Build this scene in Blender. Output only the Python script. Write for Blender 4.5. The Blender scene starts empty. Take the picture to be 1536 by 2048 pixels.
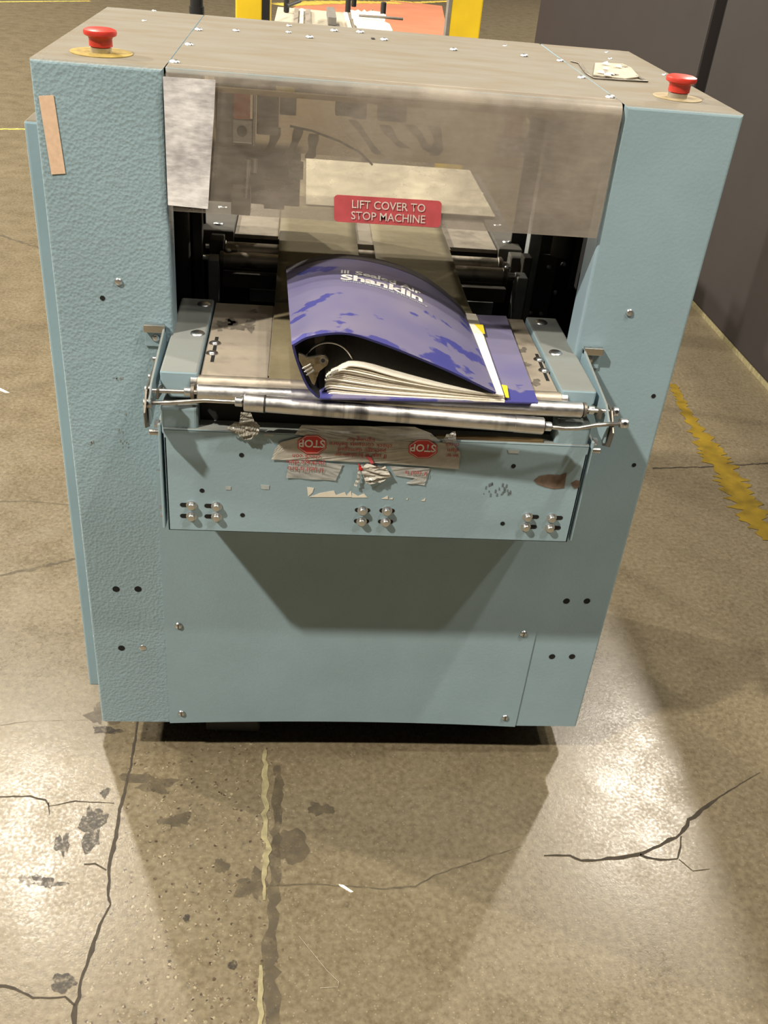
import bpy, bmesh, math, random
from mathutils import Vector, Matrix

random.seed(7)
scene = bpy.context.scene
COL = scene.collection

# ------------------------------------------------------------------ camera
CAM = Vector((-0.12601, -1.30736, 1.46039))
RW = [(0.9942693, -0.0659690, 0.0841224),      # camera right
      (0.0335567, -0.5545340, -0.8314842),     # camera down
      (0.1015009, 0.8295421, -0.5491425)]      # camera forward
F = 1903.69
cam_d = bpy.data.cameras.new('camera')
cam_d.sensor_fit = 'VERTICAL'; cam_d.sensor_height = 36.0; cam_d.sensor_width = 27.0
cam_d.lens = 36.0 * F / 2048.0
cam_d.clip_start = 0.02; cam_d.clip_end = 200
cam = bpy.data.objects.new('camera', cam_d); COL.objects.link(cam)
r, d, f = [Vector(v) for v in RW]
cam.matrix_world = Matrix(((r.x, -d.x, -f.x, CAM.x), (r.y, -d.y, -f.y, CAM.y), (r.z, -d.z, -f.z, CAM.z), (0, 0, 0, 1)))
scene.camera = cam

# ------------------------------------------------------------------ world, lamps, exposure
w = bpy.data.worlds.new('world'); scene.world = w; w.use_nodes = True
bg = w.node_tree.nodes['Background']
bg.inputs[0].default_value = (1.0, 0.90, 0.76, 1); bg.inputs[1].default_value = 0.045
LAMP = (1.0, 0.91, 0.77)
def lamp(name, loc, power, rad=0.13, colr=LAMP):
    l = bpy.data.lights.new(name, 'POINT'); l.energy = power; l.shadow_soft_size = rad; l.color = colr
    o = bpy.data.objects.new(name, l); o.location = loc; COL.objects.link(o)
lamp('bay_and_fill_lamp', (-4.5, -2.95, 7.0), 3700)
lamp('bay_and_fill_lamp', (3.45, -2.95, 7.0), 650)
lamp('bay_and_fill_lamp', (2.35, -1.6, 7.0), 950)
lamp('bay_and_fill_lamp', (-2.62, 5.1, 7.0), 1300)
lamp('bay_and_fill_lamp', (4.27, 5.99, 7.0), 1750)
lamp('bay_and_fill_lamp', (-0.41, 0.2, 10.0), 900)
for q in ((-8.5, 11.0, 6.0), (9.0, 13.0, 6.0), (-9.0, 4.0, 6.0)): lamp('bay_and_fill_lamp', q, 4500)  # added fill lamps, far off, to brighten the background floor
vs = scene.view_settings
vs.view_transform = 'Standard'; vs.look = 'None'; vs.gamma = 1.0; vs.use_curve_mapping = False
vs.exposure = 0.0

# ------------------------------------------------------------------ pixel helpers (1536 x 2048 frame)
def ray(u, v):
    a, b = (u - 768) / F, (v - 1024) / F
    return r * a + d * b + f
def on(u, v, ax, val):
    k = ray(u, v); t = (val - CAM[ax]) / k[ax]
    return CAM + k * t
def PX(u, v, x): return on(u, v, 0, x)
def PY(u, v, y): return on(u, v, 1, y)
def PZ(u, v, z): return on(u, v, 2, z)

# ------------------------------------------------------------------ materials
MATS = {}
def N(nt, t, **kw):
    n = nt.nodes.new(t)
    for k, v in kw.items():
        if isinstance(k, str) and hasattr(n, k): setattr(n, k, v)
    return n
def base_mat(name):
    m = bpy.data.materials.new(name); m.use_nodes = True
    MATS[name] = m
    nt = m.node_tree
    return m, nt, nt.nodes['Principled BSDF']
def ramp(nt, src, stops):
    n = nt.nodes.new('ShaderNodeValToRGB'); e = n.color_ramp.elements
    while len(e) < len(stops): e.new(0.5)
    for i, (p, c) in enumerate(stops):
        e[i].position = p; e[i].color = (*c, 1) if len(c) == 3 else c
    nt.links.new(src, n.inputs[0]); return n.outputs[0]
def noise(nt, scale, detail=4, rough=0.55, vec=None, stretch=None):
    tc = nt.nodes.new('ShaderNodeTexCoord'); v = vec or tc.outputs['Object']
    if stretch:
        mp = nt.nodes.new('ShaderNodeMapping'); mp.inputs['Scale'].default_value = stretch
        nt.links.new(v, mp.inputs[0]); v = mp.outputs[0]
    n = nt.nodes.new('ShaderNodeTexNoise'); n.inputs['Scale'].default_value = scale
    n.inputs['Detail'].default_value = detail; n.inputs['Roughness'].default_value = rough
    nt.links.new(v, n.inputs['Vector']); return n.outputs['Fac']
def mix(nt, fac, a, b, mode='MIX'):
    n = nt.nodes.new('ShaderNodeMix'); n.data_type = 'RGBA'; n.blend_type = mode
    for sock, val in ((n.inputs[0], fac), (n.inputs[6], a), (n.inputs[7], b)):
        if isinstance(val, (int, float)): sock.default_value = val
        elif isinstance(val, tuple): sock.default_value = (*val, 1)
        else: nt.links.new(val, sock)
    return n.outputs[2]
def math_(nt, op, a, b=None, clamp=False):
    n = nt.nodes.new('ShaderNodeMath'); n.operation = op; n.use_clamp = clamp
    for i, val in enumerate((a, b)):
        if val is None: continue
        if isinstance(val, (int, float)): n.inputs[i].default_value = val
        else: nt.links.new(val, n.inputs[i])
    return n.outputs[0]
def bump(nt, bs, h, strength=0.3, dist=0.002):
    b = nt.nodes.new('ShaderNodeBump'); b.inputs['Strength'].default_value = strength
    b.inputs['Distance'].default_value = dist
    nt.links.new(h, b.inputs['Height']); nt.links.new(b.outputs[0], bs.inputs['Normal'])
def plain(name, c, rough=0.5, metal=0.0, var=0.12, scale=40, bmp=0.0, alpha=None, spec=None):
    m, nt, bs = base_mat(name)
    n = noise(nt, scale)
    lo = tuple(max(0, x * (1 - var)) for x in c); hi = tuple(min(1, x * (1 + var)) for x in c)
    nt.links.new(ramp(nt, n, [(0.3, lo), (0.7, hi)]), bs.inputs['Base Color'])
    bs.inputs['Roughness'].default_value = rough; bs.inputs['Metallic'].default_value = metal
    if bmp: bump(nt, bs, noise(nt, scale * 6), bmp)
    if alpha is not None: bs.inputs['Alpha'].default_value = alpha
    if spec is not None: bs.inputs['Specular IOR Level'].default_value = spec
    return m
def sep(nt, vec):
    s = nt.nodes.new('ShaderNodeSeparateXYZ'); nt.links.new(vec, s.inputs[0]); return s.outputs
def paint_mat(name, c, dustc=(0.160, 0.134, 0.098), dust=0.97, rough=0.42, hammer=0.3):
    m, nt, bs = base_mat(name)
    n1 = noise(nt, 6, 3); n2 = noise(nt, 120, 2)
    col = ramp(nt, n1, [(0.3, tuple(x * 0.93 for x in c)), (0.7, tuple(x * 1.06 for x in c))])
    geo = nt.nodes.new('ShaderNodeNewGeometry'); nz = sep(nt, geo.outputs['True Normal'])[2]
    up = ramp(nt, nz, [(0.55, (0, 0, 0)), (0.9, (1, 1, 1))])
    dn = ramp(nt, noise(nt, 9, 5, stretch=(1, 3, 1)), [(0.25, (0.88,) * 3), (0.65, (1,) * 3)])
    fac = math_(nt, 'MULTIPLY', math_(nt, 'MULTIPLY', up, dn), dust)
    nt.links.new(mix(nt, fac, col, dustc), bs.inputs['Base Color'])
    rr = mix(nt, fac, (rough,) * 3, (0.95,) * 3); nt.links.new(rr, bs.inputs['Roughness'])
    nt.links.new(math_(nt, 'SUBTRACT', 0.5, math_(nt, 'MULTIPLY', fac, 0.45)), bs.inputs['Specular IOR Level'])
    if hammer:
        v = nt.nodes.new('ShaderNodeTexVoronoi'); v.inputs['Scale'].default_value = 215
        tc = nt.nodes.new('ShaderNodeTexCoord'); nt.links.new(tc.outputs['Object'], v.inputs['Vector'])
        h = math_(nt, 'ADD', v.outputs['Distance'], n2)
        bump(nt, bs, h, hammer, 0.0015)
    return m
BLUE = (0.275, 0.388, 0.445)
paint_mat('blue_paint', BLUE, hammer=0.07)
paint_mat('blue_hammered', BLUE, hammer=0.4, rough=0.30)
paint_mat('blue_paint_thin_dust', BLUE, dust=0.72, hammer=0.07)
def metal_mat(name, c, rough, spots=0.0, spotc=(0.03, 0.03, 0.035), scale=30, stretch=(1, 1, 1), metal=1.0, thr=(0.5, 0.62)):
    m, nt, bs = base_mat(name)
    n = noise(nt, scale, 5, stretch=stretch)
    col = ramp(nt, noise(nt, 14, 4), [(0.3, tuple(x * 0.82 for x in c)), (0.7, c)])
    if spots:
        fac = math_(nt, 'MULTIPLY', ramp(nt, n, [(thr[0], (0, 0, 0)), (thr[1], (1, 1, 1))]), spots)
        col = mix(nt, fac, col, spotc)
    nt.links.new(col, bs.inputs['Base Color'])
    bs.inputs['Metallic'].default_value = metal
    nt.links.new(ramp(nt, noise(nt, 60, 3), [(0.3, (rough * 0.8,) * 3), (0.7, (min(1, rough * 1.25),) * 3)]), bs.inputs['Roughness'])
    bump(nt, bs, noise(nt, 300, 2), 0.05)
    return m
metal_mat('steel', (0.62, 0.60, 0.57), 0.33)
metal_mat('screw_steel', (0.70, 0.72, 0.74), 0.34)
metal_mat('aluminium_roller', (0.72, 0.71, 0.71), 0.36, 0.25, (0.2, 0.2, 0.2), 60, (3, 1, 1), thr=(0.55, 0.8))
metal_mat('smudged_roller', (0.72, 0.71, 0.71), 0.36, 0.9, (0.05, 0.05, 0.06), 9, (3.2, 0.15, 0.15), thr=(0.5, 0.66))
metal_mat('tan_roller', (0.46, 0.41, 0.34), 0.45, 0.5, (0.10, 0.085, 0.07), 24, (1, 1, 1), metal=0.75, thr=(0.56, 0.66))
metal_mat('dusty_plate', (0.3190, 0.2805, 0.2255), 0.55, 0.5, (0.13, 0.112, 0.09), 16, (1, 1.4, 1), metal=0.1, thr=(0.54, 0.66))
metal_mat('brass', (0.55, 0.42, 0.25), 0.35)
metal_mat('dark_steel', (0.22, 0.20, 0.17), 0.45, metal=0.8)
metal_mat('clip_metal', (0.34, 0.30, 0.24), 0.3, 0.6, (0.08,0.07,0.05), 90)
plain('black', (0.008, 0.008, 0.009), 0.6)
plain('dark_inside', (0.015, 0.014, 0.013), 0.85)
plain('grey_frame', (0.080, 0.075, 0.063), 0.75)
plain('light_frame', (0.34, 0.36, 0.36), 0.45, metal=0.3)
plain('red_plastic', (0.4960, 0.0360, 0.0240), 0.38, var=0.08)
plain('yellow_disc', (0.2600, 0.1872, 0.0364), 0.7, var=0.3, scale=120)
plain('faded_yellow', (0.2530, 0.2035, 0.1100), 0.75, var=0.15, scale=90)
plain('tan_tape', (0.7260, 0.5170, 0.3630), 0.75, var=0.08, scale=150)
plain('orange_plastic', (0.80, 0.22, 0.10), 0.5)
plain('yellow_label', (0.78, 0.60, 0.08), 0.5)
plain('paper', (0.88, 0.83, 0.72), 0.85, var=0.05, scale=300)
plain('tab_yellow', (0.85, 0.68, 0.04), 0.5, var=0.05)
plain('sticker_red', (0.52, 0.085, 0.095), 0.5, var=0.12, scale=60)
plain('letter_pale', (0.66, 0.58, 0.52), 0.6)
plain('letter_white', (0.80, 0.78, 0.76), 0.6)
plain('stop_red', (0.55, 0.02, 0.02), 0.5)
plain('letter_red', (0.40, 0.03, 0.03), 0.6)
plain('partition_brown', (0.0230, 0.0190, 0.0184), 0.6, var=0.08, scale=3)
plain('yellow_paint', (0.72, 0.50, 0.02), 0.45, var=0.12, scale=6)
plain('table_cream', (0.4216, 0.3808, 0.2992), 0.6, var=0.08, scale=8)
plain('slat_grey', (0.2475, 0.2175, 0.1800), 0.6)
plain('slat_dark', (0.17, 0.16, 0.145), 0.6)
plain('white_film', (0.75, 0.70, 0.60), 0.4)
plain('sheet_cream', (0.5610, 0.5100, 0.3740), 0.55, var=0.06, scale=12)
plain('strip_brown', (0.16, 0.11, 0.05), 0.5)
plain('ribbon_label', (0.3300, 0.2880, 0.2280), 0.85, var=0.2, scale=120)
plain('hole_dark', (0.004, 0.004, 0.004), 0.9)
plain('binder_lining', (0.012, 0.012, 0.016), 0.6)

def belt_mat():
    m, nt, bs = base_mat('belt_cream')
    n = noise(nt, 5, 5, stretch=(1, 3, 1)); n2 = noise(nt, 70, 3)
    c = ramp(nt, n, [(0.25, (0.135, 0.11, 0.058)), (0.5, (0.20, 0.168, 0.095)), (0.75, (0.25, 0.215, 0.13))])
    nt.links.new(mix(nt, 0.15, c, ramp(nt, n2, [(0.3, (0.11, 0.09, 0.05)), (0.7, (0.28, 0.25, 0.16))])), bs.inputs['Base Color'])
    bs.inputs['Roughness'].default_value = 0.75
belt_mat()
def cover_mat():
    m, nt, bs = base_mat('clear_cover')
    n = noise(nt, 7, 5, 0.6); n2 = noise(nt, 45, 4, stretch=(1, 1, 3))
    c = ramp(nt, n, [(0.3, (0.46, 0.41, 0.35)), (0.7, (0.64, 0.58, 0.50))])
    nt.links.new(c, bs.inputs['Base Color'])
    a = math_(nt, 'ADD', ramp(nt, n, [(0.35, (0.22,) * 3), (0.65, (0.46,) * 3)]), ramp(nt, n2, [(0.35, (0,) * 3), (0.75, (0.12,) * 3)]))
    tc = nt.nodes.new('ShaderNodeTexCoord'); x = sep(nt, tc.outputs['Object'])[0]
    mr = nt.nodes.new('ShaderNodeMapRange'); nt.links.new(x, mr.inputs[0])
    mr.inputs[1].default_value = -0.3; mr.inputs[2].default_value = 0.3; mr.inputs[3].default_value = -0.12; mr.inputs[4].default_value = 0.26
    bs.inputs['Roughness'].default_value = 0.22
    bump(nt, bs, noise(nt, 120, 3), 0.04)
    tl = nt.nodes.new('ShaderNodeBsdfTranslucent'); nt.links.new(c, tl.inputs[0])
    tr = nt.nodes.new('ShaderNodeBsdfTransparent')
    m1 = nt.nodes.new('ShaderNodeMixShader'); m1.inputs[0].default_value = 0.5
    nt.links.new(bs.outputs[0], m1.inputs[1]); nt.links.new(tl.outputs[0], m1.inputs[2])
    m2 = nt.nodes.new('ShaderNodeMixShader'); nt.links.new(math_(nt, 'ADD', a, mr.outputs[0], True), m2.inputs[0])
    nt.links.new(tr.outputs[0], m2.inputs[1]); nt.links.new(m1.outputs[0], m2.inputs[2])
    nt.links.new(m2.outputs[0], nt.nodes['Material Output'].inputs[0])
cover_mat()
def frosted():
    m, nt, bs = base_mat('frosted_panel')
    c = ramp(nt, noise(nt, 9, 4), [(0.3, (0.50, 0.43, 0.33)), (0.7, (0.64, 0.57, 0.46))])
    nt.links.new(c, bs.inputs['Base Color']); bs.inputs['Roughness'].default_value = 0.4
    tl = nt.nodes.new('ShaderNodeBsdfTranslucent'); nt.links.new(c, tl.inputs[0])
    m1 = nt.nodes.new('ShaderNodeMixShader'); m1.inputs[0].default_value = 0.6
    nt.links.new(bs.outputs[0], m1.inputs[1]); nt.links.new(tl.outputs[0], m1.inputs[2])
    nt.links.new(m1.outputs[0], nt.nodes['Material Output'].inputs[0])
frosted()
def glare_mat():  # pale colour painted for lamp glare on the scratched cover
    m, nt, bs = base_mat('scuffed_glare')
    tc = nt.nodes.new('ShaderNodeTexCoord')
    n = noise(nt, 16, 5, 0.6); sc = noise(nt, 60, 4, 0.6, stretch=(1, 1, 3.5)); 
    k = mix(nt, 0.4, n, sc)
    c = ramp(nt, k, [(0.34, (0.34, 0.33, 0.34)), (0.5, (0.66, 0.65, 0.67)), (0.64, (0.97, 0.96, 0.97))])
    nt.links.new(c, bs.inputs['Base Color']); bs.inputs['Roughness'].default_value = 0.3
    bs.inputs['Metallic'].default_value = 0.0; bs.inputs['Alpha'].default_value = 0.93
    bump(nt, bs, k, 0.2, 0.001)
glare_mat()
def tape_mat(name, c, a0, a1, rough=0.25):
    m, nt, bs = base_mat(name)
    n = noise(nt, 30, 4)
    nt.links.new(ramp(nt, n, [(0.3, tuple(x * 0.8 for x in c)), (0.7, c)]), bs.inputs['Base Color'])
    nt.links.new(ramp(nt, noise(nt, 22, 4), [(0.35, (a0,) * 3), (0.65, (a1,) * 3)]), bs.inputs['Alpha'])
    bs.inputs['Roughness'].default_value = rough
    bump(nt, bs, noise(nt, 45, 4), 0.2, 0.002)
tape_mat('tape_film', (0.66, 0.63, 0.56), 0.5, 0.85)
tape_mat('tape_film_thin', (0.60, 0.60, 0.58), 0.45, 0.8)
tape_mat('wad_film', (0.50, 0.48, 0.42), 0.35, 0.75)
def binder_mat():
    m, nt, bs = base_mat('binder_blue')
    tc = nt.nodes.new('ShaderNodeTexCoord'); xyz = sep(nt, tc.outputs['Object'])
    blue = (0.032, 0.038, 0.25); dust = (0.215, 0.20, 0.28)
    n = noise(nt, 17, 4, 0.5, stretch=(1, 1.3, 1)); nf = noise(nt, 9, 2)
    # wiped, cleaner vinyl towards the opening edge
    mr = nt.nodes.new('ShaderNodeMapRange'); nt.links.new(xyz[1], mr.inputs[0])
    mr.inputs[1].default_value = -0.175; mr.inputs[2].default_value = -0.02; mr.inputs[3].default_value = 0.20; mr.inputs[4].default_value = 0.02
    k = math_(nt, 'ADD', n, mr.outputs[0])
    clean = ramp(nt, k, [(0.66, (0, 0, 0)), (0.69, (1, 1, 1))])
    dustamt = ramp(nt, nf, [(0.3, (0.62,) * 3), (0.7, (0.92,) * 3)])
    fac = math_(nt, 'MULTIPLY', dustamt, math_(nt, 'SUBTRACT', 1.0, math_(nt, 'MULTIPLY', clean, 0.8)))
    nt.links.new(mix(nt, fac, blue, dust), bs.inputs['Base Color'])
    bs.inputs['Roughness'].default_value = 0.42
    bump(nt, bs, noise(nt, 500, 2), 0.05)
binder_mat()
plain('binder_edge', (0.022, 0.024, 0.12), 0.45)
plain('binder_shade_grey', (0.085, 0.078, 0.085), 0.6)

def floor_mat():
    m, nt, bs = base_mat('concrete')
    tc = nt.nodes.new('ShaderNodeTexCoord'); obj = tc.outputs['Object']; xyz = sep(nt, obj)
    n1 = noise(nt, 0.9, 6, 0.6); n2 = noise(nt, 9, 6, 0.65); n3 = noise(nt, 90, 3, 0.6)
    c = ramp(nt, n1, [(0.3, (0.117, 0.092, 0.054)), (0.7, (0.156, 0.127, 0.080))])
    c = mix(nt, 0.55, c, ramp(nt, n2, [(0.28, (0.075, 0.057, 0.033)), (0.5, (0.142, 0.114, 0.070)), (0.75, (0.178, 0.149, 0.096))]))
    c = mix(nt, 0.42, c, ramp(nt, n3, [(0.3, (0.060, 0.047, 0.028)), (0.7, (0.238, 0.204, 0.136))]))
    # exposed aggregate: small stones of many colours
    vo = nt.nodes.new('ShaderNodeTexVoronoi'); vo.inputs['Scale'].default_value = 95; nt.links.new(obj, vo.inputs['Vector'])
    vo2 = nt.nodes.new('ShaderNodeTexVoronoi'); vo2.inputs['Scale'].default_value = 230; nt.links.new(obj, vo2.inputs['Vector'])
    rnd = sep(nt, vo.outputs['Color'])[0]; rnd2 = sep(nt, vo2.outputs['Color'])[1]
    st = ramp(nt, vo.outputs['Distance'], [(0.26, (1,) * 3), (0.36, (0,) * 3)])
    pick = ramp(nt, rnd, [(0.48, (0,) * 3), (0.50, (1,) * 3)])
    scol = ramp(nt, rnd2, [(0.0, (0.025, 0.019, 0.014)), (0.3, (0.085, 0.056, 0.034)), (0.6, (0.120, 0.109, 0.085)), (0.85, (0.273, 0.232, 0.152))])
    band = nt.nodes.new('ShaderNodeMapRange'); band.interpolation_type = 'SMOOTHSTEP'
    wob = math_(nt, 'ADD', xyz[0], math_(nt, 'MULTIPLY', math_(nt, 'SUBTRACT', n2, 0.5), 0.12))
    dist = math_(nt, 'ABSOLUTE', math_(nt, 'ADD', wob, 0.27))
    nt.links.new(dist, band.inputs[0]); band.inputs[1].default_value = 0.10; band.inputs[2].default_value = 0.20; band.inputs[3].default_value = 0.9; band.inputs[4].default_value = 0.16
    fac = math_(nt, 'MULTIPLY', math_(nt, 'MULTIPLY', st, pick), band.outputs[0])
    c = mix(nt, fac, c, scol)
    st2 = ramp(nt, vo2.outputs['Distance'], [(0.22, (1,) * 3), (0.3, (0,) * 3)])
    pick2 = ramp(nt, rnd2, [(0.86, (0,) * 3), (0.88, (0.55,) * 3)])
    c = mix(nt, math_(nt, 'MULTIPLY', st2, pick2), c, (0.308, 0.265, 0.181))
    nt.links.new(c, bs.inputs['Base Color'])
    nt.links.new(ramp(nt, mix(nt, 0.5, n2, noise(nt, 160, 2, 0.6)), [(0.36, (0.20,) * 3), (0.64, (0.42,) * 3)]), bs.inputs['Roughness'])
    bs.inputs['Specular IOR Level'].default_value = 0.5
    hh = math_(nt, 'ADD', math_(nt, 'MULTIPLY', n3, 0.7), math_(nt, 'MULTIPLY', noise(nt, 320, 2), 0.5))
    bump(nt, bs, hh, 0.16, 0.0012)
floor_mat()
plain('crack_dark', (0.0303, 0.0231, 0.0143), 0.8, var=0.3, scale=80)
plain('crack_soft', (0.0715, 0.0578, 0.0385), 0.7, var=0.2, scale=80)
plain('stain_dark', (0.0330, 0.0275, 0.0220), 0.5, var=0.35, scale=60)
plain('stain_soft', (0.0770, 0.0633, 0.0440), 0.45, var=0.25, scale=30)
for k_ in ('stain_dark', 'stain_soft', 'crack_soft'):
    nt_ = MATS[k_].node_tree; b_ = nt_.nodes['Principled BSDF']
    nt_.links.new(ramp(nt_, noise(nt_, 110 if k_ == 'stain_dark' else 45, 5, 0.7), [(0.36, (0.08,) * 3), (0.58, (0.85 if k_ == 'stain_dark' else 0.6,) * 3)]), b_.inputs['Alpha'])
plain('joint_cream', (0.2310, 0.2035, 0.1100), 0.7, var=0.3, scale=60)
plain('floor_yellow', (0.1800, 0.1200, 0.0072), 0.5, var=0.35, scale=18)
plain('floor_orange', (0.62, 0.24, 0.14), 0.5, var=0.1, scale=2)
plain('line_yellow', (0.70, 0.52, 0.10), 0.5, var=0.1, scale=5)

# ------------------------------------------------------------------ geometry helpers
WL = {}
def link(name, me, mat, parent=None, loc=(0, 0, 0), rot=None):
    """mesh data is written about `loc` (world); parents never rotate, so offsets subtract"""
    o = bpy.data.objects.new(name, me)
    if mat and not me.materials:
        for k in (mat if isinstance(mat, (list, tuple)) else [mat]): me.materials.append(MATS[k])
    COL.objects.link(o)
    wl = Vector(loc)
    if parent is not None:
        o.parent = parent; o.location = wl - WL[parent.name]
    else: o.location = wl
    if rot: o.rotation_euler = rot
    WL[o.name] = wl
    return o
def mesh(name, vs_, fs, smooth=False):
    me = bpy.data.meshes.new(name); me.from_pydata([tuple(v) for v in vs_], [], fs); me.update()
    bm = bmesh.new(); bm.from_mesh(me); bmesh.ops.recalc_face_normals(bm, faces=bm.faces); bm.to_mesh(me); bm.free()
    if smooth:
        for p in me.polygons: p.use_smooth = True
    return me
def bm_out(name, bm, smooth=False):
    me = bpy.data.meshes.new(name); bm.to_mesh(me); bm.free()
    if smooth:
        for p in me.polygons: p.use_smooth = True
    return me
def empty(name, loc, label, cat, group=None):
    o = bpy.data.objects.new(name, None); o.location = loc; o.empty_display_size = 0.1; COL.objects.link(o)
    WL[o.name] = Vector(loc); o['label'] = label; o['category'] = cat
    if group: o['group'] = group
    return o
def tag(o, label, cat, group=None):
    o['label'] = label; o['category'] = cat
    if group: o['group'] = group
    return o
def add_box(bm, x0, x1, y0, y1, z0, z1):
    v = [bm.verts.new((x, y, z)) for x in (x0, x1) for y in (y0, y1) for z in (z0, z1)]
    for q in ((0, 1, 3, 2), (4, 6, 7, 5), (0, 4, 5, 1), (2, 3, 7, 6), (0, 2, 6, 4), (1, 5, 7, 3)):
        bm.faces.new([v[i] for i in q])
def boxes(name, lst, mat, parent=None, bev=0.0, seg=2):
    bm = bmesh.new()
    for b in lst: add_box(bm, *b)
    bmesh.ops.recalc_face_normals(bm, faces=bm.faces)
    if bev: bmesh.ops.bevel(bm, geom=bm.edges[:], offset=bev, segments=seg, affect='EDGES', profile=0.5)
    return link(name, bm_out(name, bm), mat, parent)
def box(name, x0, x1, y0, y1, z0, z1, mat, parent=None, bev=0.0, seg=2):
    return boxes(name, [(x0, x1, y0, y1, z0, z1)], mat, parent, bev, seg)
def prism(name, poly, ext, mat, parent=None, bev=0.0):
    """poly: list of 3D points (planar), ext: extrusion vector"""
    bm = bmesh.new(); e = Vector(ext)
    a = [bm.verts.new(Vector(p)) for p in poly]; b = [bm.verts.new(Vector(p) + e) for p in poly]; n = len(poly)
    bm.faces.new(a); bm.faces.new(b[::-1])
    for i in range(n): bm.faces.new((a[i], b[i], b[(i + 1) % n], a[(i + 1) % n]))
    bmesh.ops.recalc_face_normals(bm, faces=bm.faces)
    if bev: bmesh.ops.bevel(bm, geom=bm.edges[:], offset=bev, segments=2, affect='EDGES', profile=0.5)
    return link(name, bm_out(name, bm), mat, parent)
def frame_of(axis):
    a = Vector(axis).normalized(); t = Vector((0, 0, 1)) if abs(a.z) < 0.9 else Vector((1, 0, 0))
    u = a.cross(t).normalized(); return a, u, a.cross(u)
def lathe_data(name, prof, axis=(0, 0, 1), seg=20, org=(0, 0, 0), smooth=True):
    """prof: (radius, height) list"""
    a, u, v = frame_of(axis); o = Vector(org); vs_ = []; fs = []
    for (rr, h) in prof:
        for k in range(seg):
            t = 2 * math.pi * k / seg
            vs_.append(o + a * h + (u * math.cos(t) + v * math.sin(t)) * rr)
    for i in range(len(prof) - 1):
        for k in range(seg):
            fs.append((i * seg + k, i * seg + (k + 1) % seg, (i + 1) * seg + (k + 1) % seg, (i + 1) * seg + k))
    fs.append(tuple(range(seg))); fs.append(tuple((len(prof) - 1) * seg + k for k in range(seg)))
    me = mesh(name, vs_, fs)
    if smooth:
        for p in me.polygons: p.use_smooth = len(p.vertices) == 4
        try: me.set_sharp_from_angle(angle=math.radians(40))
        except Exception: pass
    return me
def rod(name, p0, p1, rr, mat, parent=None, seg=18, ch=0.0):
    p0, p1 = Vector(p0), Vector(p1); L = (p1 - p0).length
    pr = [(rr - ch, 0), (rr, ch), (rr, L - ch), (rr - ch, L)] if ch else [(rr, 0), (rr, L)]
    return link(name, lathe_data(name, pr, p1 - p0, seg, p0), mat, parent)
def tube(name, pts, rr, mat, parent=None, seg=8):
    pts = [Vector(p) for p in pts]; vs_ = []; fs = []; n = len(pts)
    for i, p in enumerate(pts):
        t = pts[min(i + 1, n - 1)] - pts[max(i - 1, 0)]
        a, u, v = frame_of(t)
        for k in range(seg):
            q = 2 * math.pi * k / seg; vs_.append(p + (u * math.cos(q) + v * math.sin(q)) * rr)
    for i in range(n - 1):
        for k in range(seg): fs.append((i * seg + k, i * seg + (k + 1) % seg, (i + 1) * seg + (k + 1) % seg, (i + 1) * seg + k))
    fs.append(tuple(range(seg))); fs.append(tuple((n - 1) * seg + k for k in range(seg)))
    return link(name, mesh(name, vs_, fs, True), mat, parent)
def spline(pts, n):
    """Catmull-Rom through tuples, resampled to n+1 points"""
    P = [Vector(p) for p in pts]; P = [P[0] * 2 - P[1]] + P + [P[-1] * 2 - P[-2]]; out = []
    m = len(P) - 3
    for i in range(n + 1):
        s = i / n * m; k = min(int(s), m - 1); t = s - k
        a, b, c, e = P[k:k + 4]
        out.append(0.5 * ((2 * b) + (c - a) * t + (2 * a - 5 * b + 4 * c - e) * t * t + (3 * b - a - 3 * c + e) * t ** 3))
    return out
def text_mesh(body, size, off=0.0, align='LEFT', res=3):
    cu = bpy.data.curves.new('lettering', 'FONT'); cu.body = body; cu.size = size; cu.offset = off
    cu.align_x = align; cu.resolution_u = res
    o = bpy.data.objects.new('lettering_tmp', cu); COL.objects.link(o)
    dg = bpy.context.evaluated_depsgraph_get(); me = bpy.data.meshes.new_from_object(o.evaluated_get(dg))
    COL.objects.unlink(o); bpy.data.objects.remove(o); me.materials.clear()
    return me
def place_text(name, body, org, ex, ey, size, mat, parent, off=0.0, align='CENTER', push=(0, 0, 0), stretch=1.0):
    me = text_mesh(body, size, off, align); ex, ey, org, push = Vector(ex), Vector(ey), Vector(org), Vector(push)
    for v in me.vertices: v.co = org + ex * v.co.x * stretch + ey * v.co.y + push
    return link(name, me, mat, parent)
def ribbon(name, px, widths, mat, parent, z=0.0008, jag=0.3):
    P = [PZ(u, v, z) for u, v in px]
    Q = []
    for i in range(len(P) - 1):
        n = max(2, int((P[i + 1] - P[i]).length / 0.012))
        for k in range(n): Q.append((P[i].lerp(P[i + 1], k / n), widths[i] + (widths[i + 1] - widths[i]) * k / n))
    Q.append((P[-1], widths[-1])); vs_ = []
    for i, (p, ww) in enumerate(Q):
        t = Q[min(i + 1, len(Q) - 1)][0] - Q[max(i - 1, 0)][0]; t.z = 0; t.normalize(); n = Vector((-t.y, t.x, 0))
        c = p + n * random.uniform(-1, 1) * ww * jag
        a, b = ww * 0.5 * random.uniform(0.55, 1.35), ww * 0.5 * random.uniform(0.55, 1.35)
        vs_ += [c + n * a, c - n * b]
    fs = [(2 * i, 2 * i + 1, 2 * i + 3, 2 * i + 2) for i in range(len(Q) - 1)]
    return link(name, mesh(name, vs_, fs), mat, parent)
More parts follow.
